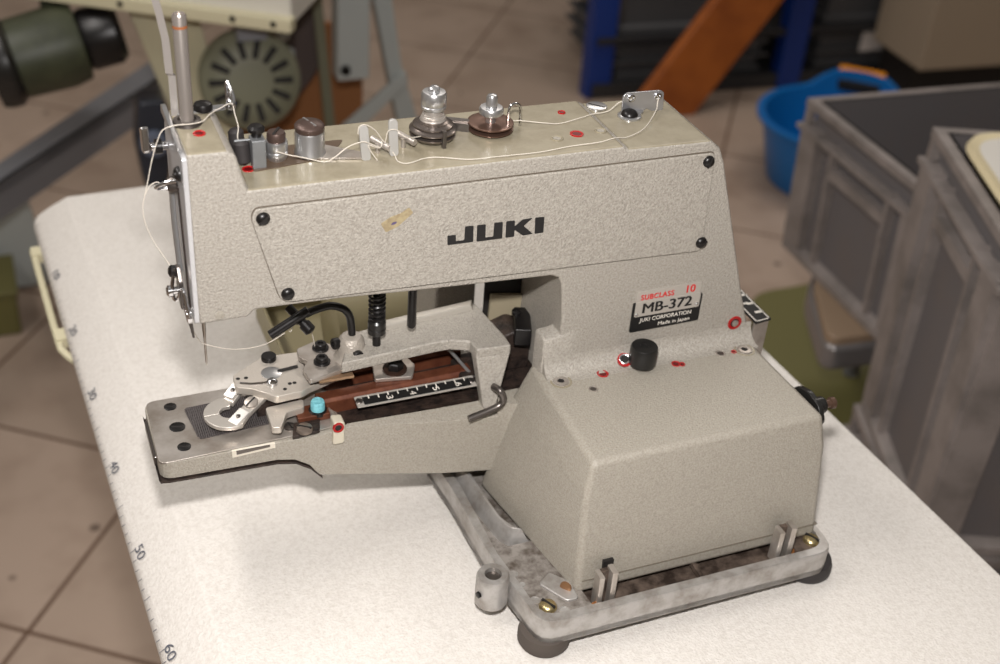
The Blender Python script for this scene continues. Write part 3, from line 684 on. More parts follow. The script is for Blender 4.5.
bm = B(); prism(bm, [(-.1900, .2200), (-.1840, .2200), (-.1750, .2950), (-.1800, .2950)], 'x', -.2154, -.2148); part('face_plate_slot', bm, GREASE)
s = screw('face_screw', (-.2150, -.1880, .3085), (-1, 0, 0), .0044, .0034, BLACK, M, style='dome'); s.location = (0, .16, 0)
bm = B(); prism(bm, [(-.1940, .3245), (-.1370, .3235), (-.1370, .3285), (-.1420, .3290), (-.1900, .3262)], 'x', -.2158, -.2128); part('face_top_edge', bm, SATIN, bevel=.0006)
bm = B(); prism(bm, rpoly([(-.1500, .3040), (-.1380, .3000), (-.1370, .3150), (-.1480, .3200)], .002), 'x', -.2290, -.2250); lathe(bm, (-.2250, -.1500, .3080), [(.0025, 0), (.0025, .010)], (1, 0, 0), 12); part('tension_lug', bm, CHROME, bevel=.0006)
bm = B(); lathe(bm, (-.2225, -.1500, .3080), [(.0044, 0), (.0044, .004)], (1, 0, 0), 16); part('lug_nut', bm, BLACK)
bm = B(); tube(bm, [(-.2158, -.1780, .2990), (-.2215, -.1760, .2975), (-.2265, -.1740, .2945), (-.2250, -.1720, .2925), (-.2190, -.1720, .2920), (-.2158, -.1740, .2930)], .0012, 8); part('thread_hook', bm, CHROME)
bm = B(); lathe(bm, (-.2150, -.1700, .2930), [(.0052, 0), (.0048, .003), (.003, .0055), (0, .006)], (-1, 0, 0), 20); part('hook_stud', bm, DARKSTEEL)
bm = B(); tube(bm, [(-.2170, -.1650, .2880), (-.2175, -.1680, .2700), (-.2175, -.1720, .2500), (-.2172, -.1750, .2380)], .0017, 8); part('take_up_lever', bm, SATIN)
bm = B()
prism(bm, rpoly([(-.1850, .2160), (-.1740, .2200), (-.1700, .2400), (-.1780, .2440), (-.1850, .2350)], .002), 'x', -.2200, -.2175)
part('thread_guide_plate', bm, DARKSTEEL, bevel=.0004)
bm = B(); tube(bm, [(-.2210, -.1780, .2420), (-.2235, -.1790, .2300), (-.2225, -.1780, .2200), (-.2195, -.1800, .2240), (-.2185, -.1880, .2330), (-.2175, -.1920, .2230), (-.2165, -.1930, .2150)], .0011, 8); part('thread_guide_wire', bm, CHROME)
bm = B(); lathe(bm, (-.2200, -.1780, .2265), [(.0024, 0), (.0024, .003), (.0036, .0035), (.0036, .006), (.002, .007)], (-1, 0, 0), 16); part('guide_stud', bm, CHROME)
bm = B(); lathe(bm, (-.2195, -.1760, .2385), [(.0036, 0), (.0036, .004), (.002, .005)], (-1, 0, .2), 16); part('guide_screw', bm, BLACK)
bm = B(); lathe(bm, (-.2150, -.1850, .2130), [(.0062, 0), (.0062, .0025), (.0045, .0032), (.0028, .0030)], (-1, 0, -.1), 20); part('needle_clamp_ring', bm, CHROME)
bm = B(); faces_loft(bm, [[(-.2170, -.1840, .2095), (-.2140, -.1840, .2095), (-.2140, -.1800, .2095), (-.2170, -.1800, .2095)], [(-.2150, -.1872, .1968), (-.2138, -.1872, .1968), (-.2138, -.1862, .1968), (-.2150, -.1862, .1968)]]); part('trimmer_blade', bm, DARKSTEEL)
s = screw('head_dimple', (-.2000, -.2001, .2190), (0, -1, 0), .0030, .0005, PAINT_FINE, M, slot=False, style='flat'); s.location = (0, .16, 0)
# thread bracket on the head
bm = B()
prism(bm, rpoly([(-.2085, -.1510), (-.1800, -.1480), (-.1790, -.1420), (-.2080, -.1440)], .002), 'z', .3255, .3272)
part('head_bracket', bm, SATIN, bevel=.0004)
s = screw('bracket_screw', (-.1930, -.1470, .3272), (0, 0, 1), .0056, .0046, BLACK, M, style='pan', slot=False); s.location = (0, .16, 0)
bm = B(); tube(bm, [(-.1795, -.1480, .3275), (-.1780, -.1440, .3300), (-.1775, -.1400, .3390), (-.1765, -.1430, .3390), (-.1755, -.1500, .3330), (-.1765, -.1520, .3285), (-.1785, -.1490, .3275)], .0011, 8)
tube(bm, [(-.1768, -.1440, .3345), (-.1760, -.1480, .3320), (-.1766, -.1490, .3298), (-.1774, -.1450, .3310), (-.1768, -.1440, .3345)], .0009, 8); part('bracket_eye', bm, CHROME)
hole((-.2005, -.1752, .3256), (0, 0, 1), .0036, RED, .0036, inner=REDDARK)

# --- things on top of the arm
ZA = .2996
hole((-.1738, -.1745, ZA), (0, 0, 1), .0038, RED, .0038, inner=REDDARK)
bm = B(); lathe(bm, (-.1752, -.1680, .3005), [(.0030, 0), (.0046, .0015), (.0046, .0125), (.0030, .0142)], (-.05, .1, 1), 18); part('rubber_roller', bm, RUBBER)
bm = B(); lathe(bm, (-.1750, -.1520, .3005), [(.0030, 0), (.0046, .0015), (.0046, .0125), (.0030, .0142)], (-.05, .1, 1), 18); part('rubber_roller', bm, RUBBER)
bm = B(); box(bm, -.1712, -.1632, -.1760, -.1660, ZA, .3175); box(bm, -.180, -.1640, -.168, -.1665, .3140, .3155); part('guide_post', bm, mat('grey_steel', (136, 138, 140), .4, .6), bevel=.0006)
bm = B(); lathe(bm, (-.1672, -.1690, .3170), [(.0030, 0), (.0030, .0030), (.0048, .0036), (.0050, .0058), (.0036, .0072), (0, .0075)], seg=20); part('post_screw', bm, BLACK)
bm = B(); prism(bm, rpoly([(-.1720, -.1790), (-.1250, -.1720), (-.1100, -.1500), (-.1680, -.1500)], .003), 'z', ZA-.0004, ZA+.0006); part('oily_seat', bm, mat('oily_seat', (92, 76, 62), .3, .2))
def drum(x, y, r, h, hc, slot):
    bm = B(); lathe(bm, (x, y, ZA), [(r*.80, .0006), (r*.86, .0016), (r*.99, .003), (r, h*.45), (r*.95, h*.5), (r, h*.55), (r, h-.001), (r*.95, h), (r*.3, h)] if slot else
                    [(r*1.0, .0006), (r*1.08, .0012), (r*1.08, .0022), (r, .0034), (r, h-.001), (r*.95, h), (r*.3, h)], seg=32)
    part('thread_drum', bm, SATIN)
    bm = B(); lathe(bm, (x, y, ZA+h), [(r*.92, -.001), (r*1.0, .0006), (r*1.02, hc*.6), (r*.9, hc*.86), (r*.5, hc*1.05), (0, hc*1.1)] if not slot else
                    [(r*.80, -.001), (r*.84, .0006), (r*.84, hc*.7), (r*.74, hc*.95), (0, hc*1.0)], seg=32)
    o_ = part('drum_cap', bm, mat('brown_oxide', (84, 68, 62), .4, .5))
    bm = B(); obox(bm, (x, y, ZA+h+hc*1.02), (r*1.5, r*.12 if not slot else r*.2, .0007), 1.0 if slot else 1.9); part('cap_line', bm, SATIN if not slot else DARK)
drum(-.1550, -.1660, .0066, .0125, .0058, True)
drum(-.1345, -.1640, .0088, .0158, .0052, False)
bm = B(); prism(bm, rpoly([(-.1340, -.1720), (-.1040, -.1790), (-.1010, -.1740), (-.1240, -.1560), (-.1340, -.1560)], .002), 'z', ZA+.0004, ZA+.0016); part('drum_bracket', bm, STEEL)
def clip(x, y, h, tilt):
    bm = B(); w = .0028
    pr_ = [(-w, .002), (-w*.7, .0006), (0, 0), (w*.7, .0006), (w, .002), (w, h-.002), (w*.7, h-.0006), (0, h), (-w*.7, h-.0006), (-w, h-.002)]
    faces_loft(bm, [[(x+a+tilt*z, y+t, ZA-.0006+z) for a, z in pr_] for t in (-.0011, .0011)])
    part('thread_clip', bm, mat('white_metal', (176, 174, 170), .4, .3), bevel=.0003)
clip(-.1040, -.1790, .0235, -.10)
clip(-.0862, -.1770, .0245, -.05)
for (a, b), (c_, d_) in (((-.0965, -.1650), (-.0890, -.1780)), ((-.0790, -.1620), (-.0720, -.1740))):
    bm = B(); tube(bm, [(a, b, .3062), (c_, d_, .3048)], .0021, 12, smooth=False); lathe(bm, ((a+c_)/2-.002, (b+d_)/2, ZA-.0005), [(.0015, 0), (.0015, .0065)], seg=12); part('thread_pin', bm, STEEL)
# tension assemblies
def tens(x, y, tall):
    z = ZA
    bm = B()
    if tall:
        lathe(bm, (x, y, z), [(.0095, 0), (.0130, .0016), (.0144, .0032), (.0144, .0039), (.0105, .0043), (.0105, .0060), (.0147, .0064), (.0147, .0072), (.0118, .0086), (.0112, .0092), (.0126, .0096), (.0126, .0103), (.0098, .0116), (.0098, .0122), (.0070, .0132), (.0035, .0135)], seg=40)
        part('tension_disc', bm, mat('dark_disc_steel', (132, 122, 116), .25, .85))
        bm = B(); tube(bm, [(x+(.0078-.0028*t/54)*math.cos(t*.7), y+(.0078-.0028*t/54)*math.sin(t*.7), z+.0125+.0065*t/54) for t in range(55)], .0009, 6, n=2); part('tension_spring', bm, STEEL)
        bm = B(); lathe(bm, (x, y, z), [(.0034, .010), (.0034, .0190), (.0062, .0195), (.0078, .0205), (.0078, .0222), (.0074, .0226), (.0078, .0232), (.0078, .0300), (.0070, .0312), (.0034, .0314), (.0034, .0335), (.0020, .0348), (0, .0350)], seg=36); part('tension_nut', bm, SATIN)
        bm = B(); box(bm, x+.0010, x+.0034, y-.0165, y-.0138, z, z+.0115); part('disc_stop', bm, DARKSTEEL, bevel=.0003)
    else:
        lathe(bm, (x, y, z), [(.0090, 0), (.0128, .0008), (.0147, .0018), (.0147, .0024), (.0098, .0030), (.0098, .0048), (.0147, .0054), (.0147, .0061), (.0135, .0064), (.0085, .0056), (.0036, .0060)], seg=40)
        part('tension_disc', bm, mat('brown_disc_steel', (118, 92, 80), .28, .75))
        bm = B(); lathe(bm, (x, y, z), [(.0030, .004), (.0034, .0095), (.0048, .0100), (.0058, .0108), (.0058, .0118), (.0076, .0122), (.0078, .0150), (.0070, .0162), (.0036, .0164), (.0036, .0225), (.0028, .0242), (0, .0250)], seg=36); part('tension_nut', bm, SATIN)
tens(-.0558, -.1600, True)
tens(-.0165, -.1580, False)
bm = B(); prism(bm, [(-.0445, -.1500), (-.0300, -.1560), (-.0290, -.1520), (-.0430, -.1450)], 'z', .3050, .3062); prism(bm, [(-.0400, -.1530), (-.0310, -.1580), (-.0300, -.1540), (-.0390, -.1490)], 'z', ZA, .3052); part('tension_link', bm, DARKSTEEL)
bm = B(); tube(bm, [(-.0045, -.1580, .3030), (-.0045, -.1580, .3105), (-.0035, -.1578, .3145), (-.0005, -.1575, .3160), (.0030, -.1570, .3142), (.0046, -.1562, .3095), (.0048, -.1560, .2990)], .0010, 8); part('thread_loop', bm, CHROME)
hole((.0357, -.1765, ZA+.0004), (0, 0, 1), .0044, RED, .0044, inner=REDDARK)
hole((.0395, -.1440, ZA+.0004), (0, 0, 1), .0026, RED, .0026, inner=REDDARK)
for x, y in ((.0206, -.1795), (.0530, -.1755)): hole((x, y, ZA+.0003), (0, 0, 1), .0038, PAINT_TOP, .0040, name='cover_pin', inner=PAINT_FINE)
s = screw('flat_screw', (.0690, -.1360, .2974), (0, 0, 1), .0070, .0012, SATIN, M, style='flat', slot_ang=.8); s.location = (0, .16, 0)
# thread bracket at the right end of the arm
bm = B(); prism(bm, rpoly([(.0790, -.1590), (.0880, -.1600), (.0935, -.1540), (.0985, -.1495), (.0850, -.1470), (.0790, -.1520)], .003), 'z', .2966, .2982); lathe(bm, (.0845, -.1545, .2966), [(.0080, 0), (.0080, .0014), (.0074, .0018)], seg=28); part('bracket_foot', bm, SATIN)
bm = B(); prism(bm, rpoly([(.0815, .2975), (.0985, .2975), (.1000, .2990), (.1080, .2945), (.1130, .2965), (.1118, .3095), (.1090, .3110), (.0840, .3115), (.0812, .3095)], .0018), 'y', -.1475, -.1490)
part('thread_bracket', bm, mat('bright_zinc', (188, 188, 192), .28, .8), bevel=.0004)
for x, z in ((.0872, .3078), (.1072, .3072)):
    bm = B(); lathe(bm, (x, -.1490, z), [(.0026, 0), (.0026, .0012), (.0016, .0014), (.0010, .0004)], (0, -1, 0), 18); part('bracket_eyelet', bm, CHROME)
s = screw('bracket_screw', (.0845, -.1545, .2980), (0, 0, 1), .0058, .0042, BLACK, M, style='dome', slot=False); s.location = (0, .16, 0)

# ------------------------------------------------------------------ thread
ZS = .3004
TH = [
 [(.1073, -.1505, .3068), (.1060, -.1520, .3030), (.1033, -.1560, .3000), (.0849, -.1758, .2985), (.0676, -.1855, .2985), (.0560, -.1900, .3012), (.0439, -.1925, ZS+.0004), (.0235, -.1928, ZS), (.0017, -.1958, ZS), (-.0245, -.1953, ZS), (-.0438, -.1948, ZS), (-.0606, -.1879, ZS), (-.0698, -.187, ZS), (-.0818, -.1909, ZS), (-.0868, -.187, ZS), (-.0869, -.1800, .3016), (-.0885, -.1743, .304)],
 [(.0872, -.1508, .3078), (.0805, -.1460, .304), (.0708, -.1500, .3005), (.0578, -.1521, ZS), (.0443, -.1576, .3010), (.0312, -.1601, ZS), (.0203, -.1606, .302), (.0040, -.1575, .304), (-.0035, -.1590, .3050)],
 [(-.0645, -.1680, .3059), (-.0733, -.1740, .3085), (-.0811, -.1790, .3125), (-.0862, -.1795, .3175), (-.0909, -.1795, .3170), (-.0917, -.1780, .3113), (-.0926, -.1770, .309), (-.0986, -.1790, .3180), (-.1051, -.1808, .3232), (-.1093, -.1815, .3225), (-.1099, -.1812, .3180)],
 [(-.0985, -.1830, ZS), (-.1037, -.1814, .3100), (-.0960, -.1800, .3070), (-.0925, -.1730, .3085)],
 [(-.0960, -.1800, .3072), (-.1028, -.1815, .3112), (-.1077, -.1820, .3131), (-.1162, -.182, .3108), (-.1244, -.183, .3057), (-.1294, -.1805, .3020), (-.1360, -.1780, .3028), (-.1430, -.1760, .3045), (-.1495, -.1748, .3060), (-.1569, -.1735, .3086)],
 [(-.1625, -.1640, .3106), (-.1700, -.1660, .3146), (-.1771, -.1660, .3149), (-.1762, -.1630, .3216), (-.1768, -.158, .3270), (-.1772, -.1510, .3308), (-.1850, -.1545, .3300), (-.1917, -.1610, .3300), (-.1975, -.1690, .3298), (-.2050, -.1705, .3296), (-.2124, -.1705, .3297), (-.2198, -.1720, .3283), (-.2236, -.172, .3214), (-.2273, -.172, .3107), (-.2305, -.172, .2985), (-.233, -.172, .2893), (-.2348, -.172, .2817), (-.2345, -.172, .2719), (-.2311, -.172, .2593), (-.2262, -.172, .2484), (-.2222, -.1740, .2395), (-.2205, -.1770, .2330)],
 [(-.233, -.172, .2893), (-.2297, -.172, .2946), (-.2255, -.172, .2965), (-.2220, -.172, .2930)],
 [(-.2160, -.1830, .2060), (-.2078, -.165, .1784), (-.2001, -.162, .1711), (-.1885, -.16, .1651), (-.1749, -.156, .1606), (-.1621, -.152, .1595), (-.1502, -.15, .1640)],
 [(-.1502, -.1455, .1690), (-.1452, -.1440, .1600), (-.1420, -.1400, .1640), (-.1388, -.1380, .1680), (-.1340, -.138, .1649), (-.1298, -.139, .1553), (-.1262, -.1360, .1375)],
]
bm = B()
for p in TH: tube(bm, p, .0003, 6, n=8)
th = ob('sewing_thread', bm, THREAD)
tag(th, 'loose white sewing thread strung through the guides on top of the machine arm', 'thread')

# ------------------------------------------------------------------ neighbouring work station (upper left)
n1 = empty('work_table', (.05, 1.1, -.78), 'cream edged sewing table with slanting legs behind the machine at the upper left', 'table')
def npart(name, bm, m, parent=None, **k):
    o_ = ob(name, bm, m, parent or n1, **k)
    if parent is None: o_.location = (-.05, -1.1, .78)
    return o_
ex = Vector((.2953, -.1842, 0)).normalized(); ey = Vector((-ex.y, ex.x, 0)); cr = Vector((.0967, .8569, 0))
bm = B(); faces_loft(bm, [[tuple(cr-ex*a+ey*b+Vector((0, 0, z))) for a, b in ((.8, .004), (.0, .004), (.0, .55), (.8, .55))] for z in (-.020, .16)]); npart('work_top', bm, WHITE, bevel=.004)
bm = B(); faces_loft(bm, [[tuple(cr-ex*a+ey*b+Vector((0, 0, z))) for a, b in ((.8, -.012), (-.004, -.012), (-.004, .010), (.8, .010))] for z in (-.024, -.004)]); npart('edge_trim', bm, CREAM, bevel=.002)
for a in (.022, .082, .25):
    bm = B(); lathe(bm, cr-ex*a-ey*.012+Vector((0, 0, -.013)), [(.0045, 0), (.004, .002), (0, .003)], -ey, 14); npart('edge_bolt', bm, BLACK)
def slab(name, pts, m, y, t):
    bm = B(); prism(bm, pts, 'y', y, y+t); return npart(name, bm, m, bevel=.002)
slab('table_leg', [(-.1100, -.028), (-.0080, -.028), (.0214, -.1731), (.20, -.775), (.100, -.775), (-.0563, -.2114)], CREAM, 1.05, .02)
slab('table_leg', [(.2960, -.028), (.3300, -.028), (.3620, -.221), (.3886, -.304), (.52, -.775), (.47, -.775), (.3520, -.3012)], GREYLIGHT, 1.15, .03)
slab('leg_brace', [(.3640, -.2216), (.3700, -.2450), (.2000, -.400), (.1500, -.400)], GREYLIGHT, 1.135, .012)
slab('belt_pole', [(.2100, -.028), (.2260, -.028), (.2558, -.352), (.300, -.775), (.284, -.775), (.2372, -.350)], PALEGREEN, 1.20, .014)
slab('back_board', [(.10, -.775), (.345, -.775), (.345, -.20), (.10, -.20)], CARTON, 1.33, .012)
bm = B(); faces_loft(bm, [[(-.50, 1.02, z), (-.50, 1.08, z), (.01, 1.72, z), (.01, 1.62, z)] for z in (-.42, -.40)])
faces_loft(bm, [[(-.50, 1.02, z), (-.50, 1.03, z), (.01, 1.63, z), (.01, 1.62, z)] for z in (-.465, -.40)]); npart('stand_rail', bm, GREYPAINT)
slab('stand_leg', [(-.55, -.500), (-.288, -.545), (-.252, -.775), (-.50, -.775)], GREYLIGHT, 1.50, .03)
# motors and the control box hang below that table top
mo = empty('clutch_motor', (-.24, 1.0, -.028), 'dark green clutch motor with a black pulley face at the top left', 'motor', 'clutch motors under the tables')
def mpart(e, name, bm, m, **k):
    o_ = ob(name, bm, m, e, **k); o_.location = tuple(-c for c in e.location); return o_
ax = Vector((1, .03, .20)).normalized(); c0 = Vector((-.300, 1.03, -.110))
bm = B(); lathe(bm, c0, [(.045, .02), (.058, .03), (.061, .10), (.056, .125), (.046, .128)], ax, 32); mpart(mo, 'motor_body', bm, GREENMOTOR)
bm = B(); lathe(bm, c0, [(.030, -.012), (.062, -.008), (.066, .004), (.066, .02), (.056, .030)], ax, 32); mpart(mo, 'pulley', bm, BLACKPLASTIC)
bm = B(); lathe(bm, c0, [(.018, -.018), (.026, -.014), (.026, -.006)], ax, 24); mpart(mo, 'shaft_end', bm, GREYLIGHT)
bm = B(); lathe(bm, c0, [(.040, .125), (.046, .135), (.046, .175), (.038, .185)], ax, 28); mpart(mo, 'motor_cap', bm, BLACK)
bm = B(); box(bm, -.225, -.185, 1.078, 1.098, -.085, -.0215); mpart(mo, 'hanger', bm, GREENMOTOR)
m2 = empty('clutch_motor', (.07, .98, -.028), 'pale green clutch motor with a slotted round fan cover behind the machine head', 'motor', 'clutch motors under the tables')
ax2 = Vector((-.1, -1, .25)).normalized(); c2 = Vector((.062, .99, -.150))
bm = B(); lathe(bm, c2, [(.055, -.050), (.074, -.042), (.078, -.02), (.078, 0), (.072, .008), (.045, .016), (.025, .018)], ax2, 40); mpart(m2, 'motor_body', bm, PALEGREEN)
u2, v2, a2 = frame(ax2)
for k in range(14):
    t = 2*math.pi*k/14
    d = u2*math.cos(t)+v2*math.sin(t); e = a2.cross(d); c_ = c2 + a2*.0105 + d*.048
    bm = B(); faces_loft(bm, [[c_+d*sx*.016+e*sy*.0046+a2*z for sx, sy in ((-1, -1), (1, -1), (1, 1), (-1, 1))] for z in (-.006, .0065)])
    mpart(m2, 'fan_slot', bm, DARK, smooth=False)
bm = B(); box(bm, .045, .09, .985, 1.02, -.085, -.0215); mpart(m2, 'hanger', bm, GREYPAINT)
bw = empty('belt_guard', (-.075, .86, -.03), 'dark blue grey belt guard beside the cream table leg at the left', 'guard')
bm = B(); prism(bm, rpoly([(-.108, -.175), (-.066, -.175), (-.062, -.26), (-.075, -.330), (-.108, -.330), (-.116, -.25)], .012), 'y', 1.0, 1.05); mpart(bw, 'guard_shell', bm, mat('blue_grey', (46, 50, 60), .4), bevel=.006)
bm = B(); lathe(bm, (-.090, 1.0, -.245), [(.022, 0), (.020, .008), (.010, .010)], (0, -1, 0), 24); mpart(bw, 'guard_boss', bm, mat('blue_grey_light', (104, 112, 130), .35))
cb = empty('control_box', (.26, 1.12, -.03), 'grey control box hanging under the neighbouring table beside its pole', 'box')
bm = B(); box(bm, .232, .288, 1.10, 1.14, -.215, -.0215); mpart(cb, 'box_body', bm, GREYLIGHT, bevel=.004)
bm = B(); lathe(bm, (.245, 1.10, -.195), [(.009, 0), (.008, .006)], (0, -1, 0), 16); mpart(cb, 'box_switch', bm, BLACK)
mc = empty('motor_casing', (.19, 1.16, -.03), 'dark casing behind the slotted motor and the pole', 'casing')
bm = B(); prism(bm, rpoly([(.12, -.024), (.235, -.024), (.235, -.24), (.18, -.31), (.12, -.29)], .02), 'y', 1.22, 1.30); mpart(mc, 'casing_shell', bm, mat('dark_casing', (84, 74, 72), .5), bevel=.006)
for x, z in ((.168, -.170), (.176, -.205)):
    bm = B(); lathe(bm, (x, 1.22, z), [(.012, 0), (.010, .010), (0, .014)], (0, -1, 0), 16); mpart(mc, 'casing_knob', bm, GREYLIGHT)

gb = empty('pedal_box', (-.40, 1.30, -.78), 'low olive green box on the floor at the left edge of the photo', 'box')
bm = B(); box(bm, -.58, -.331, 1.335, 1.470, -.78, -.690); mpart(gb, 'box_body', bm, OLIVEBOX, bevel=.006)
bm = B(); box(bm, -.585, -.326, 1.330, 1.475, -.690, -.680); mpart(gb, 'box_lid', bm, OLIVEBOX, bevel=.003)

# ------------------------------------------------------------------ blue rack with crates (top right)
rk = empty('storage_rack', (1.6, 2.3, -.78), 'blue steel storage rack holding dark grey crates in the background', 'rack')
for x, y in ((1.265, 2.13), (1.86, 2.07), (1.52, 2.60), (2.15, 2.56), (2.62, 2.03), (2.62, 2.55)):
    bm = B(); prism(bm, [(x-.036, y-.02), (x+.036, y-.025), (x+.036, y+.03), (x-.036, y+.03)], 'z', -.78, .9); mpart(rk, 'rack_post', bm, BLUERACK, bevel=.004)
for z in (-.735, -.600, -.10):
    bm = B(); prism(bm, [(1.24, 2.10), (2.62, 2.00), (2.66, 2.6), (1.50, 2.62)], 'z', z-(.04 if z < -.7 else .018), z); mpart(rk, 'rack_shelf', bm, mat('dark_shelf', (46, 46, 48), .5))  # lowest one thickened; its dark colour stands for the shaded gap beneath
def crate_at(name, c, L, W, Ht, rz, m, label, group=None, handle=True, taper=.012, detail=True):
    """open plastic crate; c = middle of the bottom; L along local x, W along local y"""
    e = empty(name, c, label, 'crate', group, rz)
    t = .004
    def rg(l, w, z): return [(-l/2, -w/2, z), (l/2, -w/2, z), (l/2, w/2, z), (-l/2, w/2, z)]
    bm = B()
    faces_loft(bm, [rg(L-2*taper-2*t, W-2*taper-2*t, .010), rg(L-2*taper, W-2*taper, 0), rg(L-.008, W-.008, Ht-.04), rg(L-.008, W-.008, Ht), rg(L-.008-2*t, W-.008-2*t, Ht), rg(L-2*taper-2*t, W-2*taper-2*t, .010)], cap=False)
    bm.faces.new([bm.verts.new(p) for p in rg(L-2*taper, W-2*taper, .001)]); bm.faces.new([bm.verts.new(p) for p in rg(L-2*taper-2*t, W-2*taper-2*t, .010)])
    ob('crate_shell', bm, CRATE_SHADED if m is CRATE else m, e, smooth=False)
    # rims
    for nm, z0, z1, o_ in (('top_rim', Ht-.012, Ht, .010), ('lower_rim', Ht-.050, Ht-.043, .016)):
        bm = B()
        faces_loft(bm, [rg(L-.006, W-.006, z0), rg(L+2*o_, W+2*o_, z0), rg(L+2*o_, W+2*o_, z1), rg(L-.006-(2*t+.002 if nm == 'top_rim' else 0), W-.006-(2*t+.002 if nm == 'top_rim' else 0), z1), rg(L-.006, W-.006, z0)], cap=False)
        ob(nm, bm, m, e, smooth=False)
    bm = B()
    faces_loft(bm, [rg(L-2*taper+.030, W-2*taper+.030, .0), rg(L-2*taper+.030, W-2*taper+.030, .012), rg(L-2*taper-.004, W-2*taper-.004, .020)], cap=True); ob('foot_rim', bm, m, e, smooth=False)
    if not detail: return e
    def rib(sx, sy, along, pos, w, dep, z0, z1):
        bm = B()
        h = lambda z: (taper*(1-z/(Ht-.04)))
        rr = []
        for z in (z0, z1):
            q = h(max(0, z))
            if along == 'x':   # rib on a wall facing +-y
                yb = sy*(W/2-.004-q); rr.append([(pos-w/2, yb-sy*.002, z), (pos+w/2, yb-sy*.002, z), (pos+w/2, yb+sy*dep, z), (pos-w/2, yb+sy*dep, z)])
            else:
                xb = sx*(L/2-.004-q); rr.append([(xb-sx*.002, pos-w/2, z), (xb-sx*.002, pos+w/2, z), (xb+sx*dep, pos+w/2, z), (xb+sx*dep, pos-w/2, z)])
        faces_loft(bm, rr); ob('crate_rib', bm, m, e, smooth=False)
    for sx in (-1, 1):
        for p in (-W/2+.020, W/2-.020, -W*.24, W*.24): rib(sx, 0, 'y', p, (.046 if abs(p) > W*.3 else .008), (.019 if abs(p) > W*.3 else .016), .016, Ht-.04)
    for sy in (-1, 1):
        for p in (-L/2+.020, L/2-.020, -L*.2, L*.2): rib(0, sy, 'x', p, (.046 if abs(p) > L*.3 else .008), (.019 if abs(p) > L*.3 else .016), .016, Ht-.04)
    for sx in (-1, 1):      # corner gussets between the two rims
        for sy in (-1, 1):
            bm = B(); box(bm, sx*(L/2+.003)-.006, sx*(L/2+.003)+.006, sy*(W/2+.003)-.006, sy*(W/2+.003)+.006, Ht-.042, Ht-.010); ob('corner_gusset', bm, m, e, smooth=False)
    if handle:
        for sx in (-1, 1):
            xb = sx*(L/2-.004)
            bm = B(); box(bm, min(xb, xb+sx*.014), max(xb, xb+sx*.014), -W*.24, W*.24, Ht-.092, Ht-.076)
            for y in (-W*.24, W*.24): box(bm, min(xb-sx*.01, xb+sx*.014), max(xb-sx*.01, xb+sx*.014), y-.003, y+.003, Ht-.115, Ht-.045)
            ob('crate_handle', bm, m, e, smooth=False)
    return e
lv_ = [('upper', -.600), ('lower', -.735)]
k = 0
for nm, z in lv_:
    for x, w in ((1.562, .455), (2.27, .58)):
        y = 2.29 - (x-1.59)*.07
        lab = {0: 'dark grey crate on the upper rack shelf between the blue posts', 1: 'dark grey crate on the upper rack shelf right of the second blue post',
               2: 'dark grey crate on the lowest rack shelf behind the leaning plank', 3: 'dark grey crate on the lowest rack shelf right of the second blue post'}[k]
        c = crate_at('storage_crate', (x, y, z+.002), w, .36, .20 if z > -.7 else .098, -.07, CRATE_DARK, lab, 'crates on the blue rack', handle=False, detail=False)
        k += 1
pl = empty('paper_label', (2.14, 2.10, -.60), 'small white paper label on a dark crate in the rack', 'label')
bm = B(); box(bm, 2.09, 2.21, 2.0495, 2.0510, -.685, -.625); mpart(pl, 'label_sheet', bm, PAPER, smooth=False)
pk = empty('wood_plank', (1.45, 2.05, -.78), 'broad orange brown wooden plank leaning against the blue rack', 'plank')
bm = B()
faces_loft(bm, [[(x-.100, y, z), (x+.100, y-.02, z), (x+.100, y+.005, z+.01), (x-.100, y+.025, z+.01)] for x, y, z in ((1.385, 1.960, -.779), (2.000, 1.985, .060))]); mpart(pk, 'plank_board', bm, WOOD, bevel=.003)
# blue tub
tu = empty('laundry_tub', (1.64, 1.56, -.78), 'bright blue plastic tub with an orange grip on the floor behind the crates', 'tub')
bm = B(); seg = 48; rings_ = []
def tubring(r, z, lift=0):
    out = []
    for i in range(seg):
        a = 2*math.pi*i/seg; d = math.cos(a-math.radians(48)); f = max(0, (d-.78)/.22)
        f = f*f*(3-2*f)
        out.append((1.640+r*1.08*math.cos(a), 1.50+r*math.sin(a), z+lift*f))
    return out
faces_loft(bm, [tubring(.150, -.779), tubring(.158, -.770), tubring(.186, -.640, .005), tubring(.192, -.615, .042), tubring(.206, -.611, .048), tubring(.206, -.603, .048), tubring(.188, -.603, .048), tubring(.180, -.640, .005), tubring(.150, -.765)])
mpart(tu, 'tub_shell', bm, BLUETUB)
a = math.radians(48)
gx, gy = 1.640+.203*1.08*math.cos(a), 1.50+.203*math.sin(a)
bm = B(); obox(bm, (gx, gy, -.567), (.120, .030, .026), a-math.pi/2); mpart(tu, 'orange_grip', bm, ORANGE, bevel=.006)
gx, gy = 1.640+.188*1.08*math.cos(a), 1.50+.188*math.sin(a)
bm = B(); obox(bm, (gx-.006, gy-.006, -.594), (.11, .012, .030), a-math.pi/2); mpart(tu, 'grip_opening', bm, DARK, bevel=.004)
# beige cabinet
ca = empty('storage_cabinet', (2.4, 1.9, -.78), 'plain beige cabinet on a dark plinth in the upper right corner', 'cabinet')
bm = B(); prism(bm, [(2.085, 1.775), (2.69, 1.735), (2.71, 1.98), (2.105, 2.02)], 'z', -.635, .35); mpart(ca, 'cabinet_body', bm, BEIGEBOARD, bevel=.004)
bm = B(); prism(bm, [(2.115, 1.83), (2.67, 1.79), (2.69, 1.96), (2.13, 2.00)], 'z', -.78, -.635); mpart(ca, 'cabinet_plinth', bm, DARK)

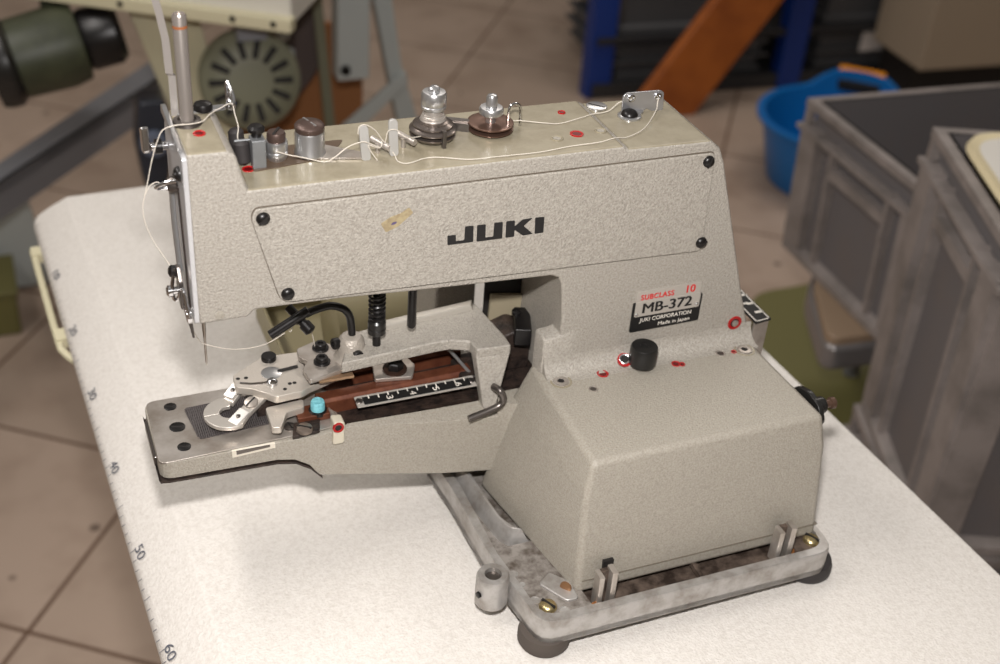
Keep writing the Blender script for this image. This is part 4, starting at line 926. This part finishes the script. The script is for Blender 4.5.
# ------------------------------------------------------------------ grey crates at the right, stool and tray
def crate_from_corner(A, dv, W, L, Ht, *args, **kw):
    """A = rim corner nearest the machine, W runs along direction dv (degrees), L along dv+90"""
    d = Vector((math.cos(math.radians(dv)), math.sin(math.radians(dv)))); p = Vector((-d.y, d.x))
    c = Vector(A[:2]) + d*W/2 + p*L/2
    return crate_at(args[0], (c.x, c.y, A[2]-Ht), L, W, Ht, math.radians(dv+90), *args[1:], **kw)
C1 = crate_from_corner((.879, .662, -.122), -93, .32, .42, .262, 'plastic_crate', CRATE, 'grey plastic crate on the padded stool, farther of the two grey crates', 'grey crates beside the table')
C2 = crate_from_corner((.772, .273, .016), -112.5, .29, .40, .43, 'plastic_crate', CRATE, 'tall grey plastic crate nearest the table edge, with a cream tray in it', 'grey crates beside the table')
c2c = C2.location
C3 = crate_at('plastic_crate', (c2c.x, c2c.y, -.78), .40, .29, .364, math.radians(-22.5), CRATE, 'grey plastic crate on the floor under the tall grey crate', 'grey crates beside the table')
tr = empty('plastic_tray', (c2c.x, c2c.y, .002), 'cream plastic tray with a rounded rim lying on the tall grey crate', 'tray', rz=math.radians(-22.5))
def rr_(l, w, r, z, n=6):
    return [(x, y, z) for x, y in rpoly([(-l/2, -w/2), (l/2, -w/2), (l/2, w/2), (-l/2, w/2)], r, n)]
oz = .0
bm = B(); dx, dy = -.010, .0
def sh(pts): return [(x+dx, y+dy, z+oz) for x, y, z in pts]
faces_loft(bm, [sh(rr_(.30, .17, .05, -.030)), sh(rr_(.355, .225, .06, .012)), sh(rr_(.372, .242, .064, .022)), sh(rr_(.366, .236, .062, .029)), sh(rr_(.345, .215, .056, .026))], cap=False)
ob('tray_rim', bm, TRAY, tr)
bm = B(); faces_loft(bm, [sh(rr_(.346, .216, .056, .026)), sh(rr_(.300, .170, .05, -.026)), sh(rr_(.02, .02, .005, -.028))], cap=True); ob('tray_inside', bm, TRAYIN, tr)

st = empty('stool', (1.0, .52, -.62), 'brown stool seat with a rounded metal front edge under the farther crate', 'stool')
bm = B(); prism(bm, rpoly([(.793, .402), (1.24, .372), (1.26, .62), (.930, .62), (.865, .55)], .03), 'z', -.412, -.386); mpart(st, 'seat', bm, SEATWOOD, bevel=.004)
bm = B(); prism(bm, rpoly([(.787, .395), (1.246, .366), (1.266, .626), (.926, .626), (.859, .556)], .034), 'z', -.446, -.400); mpart(st, 'seat_edge', bm, METALTRIM, bevel=.012, seg=4)
for x, y in ((1.0, .45), (1.18, .43), (1.02, .58), (1.2, .57)):
    bm = B(); lathe(bm, (x, y, -.62), [(.014, 0), (.014, .176)], seg=14); mpart(st, 'stool_leg', bm, GREYPAINT)
pt = empty('floor_platform', (1.1, .6, -.78), 'olive green platform on the floor under the stool', 'platform')
bm = B(); prism(bm, rpoly([(.800, .470), (1.46, .300), (1.50, .86), (.985, .86)], .05), 'z', -.78, -.63); mpart(pt, 'platform_body', bm, OLIVEBOX, bevel=.01)
bm = B(); prism(bm, rpoly([(.796, .466), (1.464, .296), (1.504, .864), (.981, .864)], .05), 'z', -.632, -.62); mpart(pt, 'platform_top', bm, OLIVEBOX, bevel=.004)
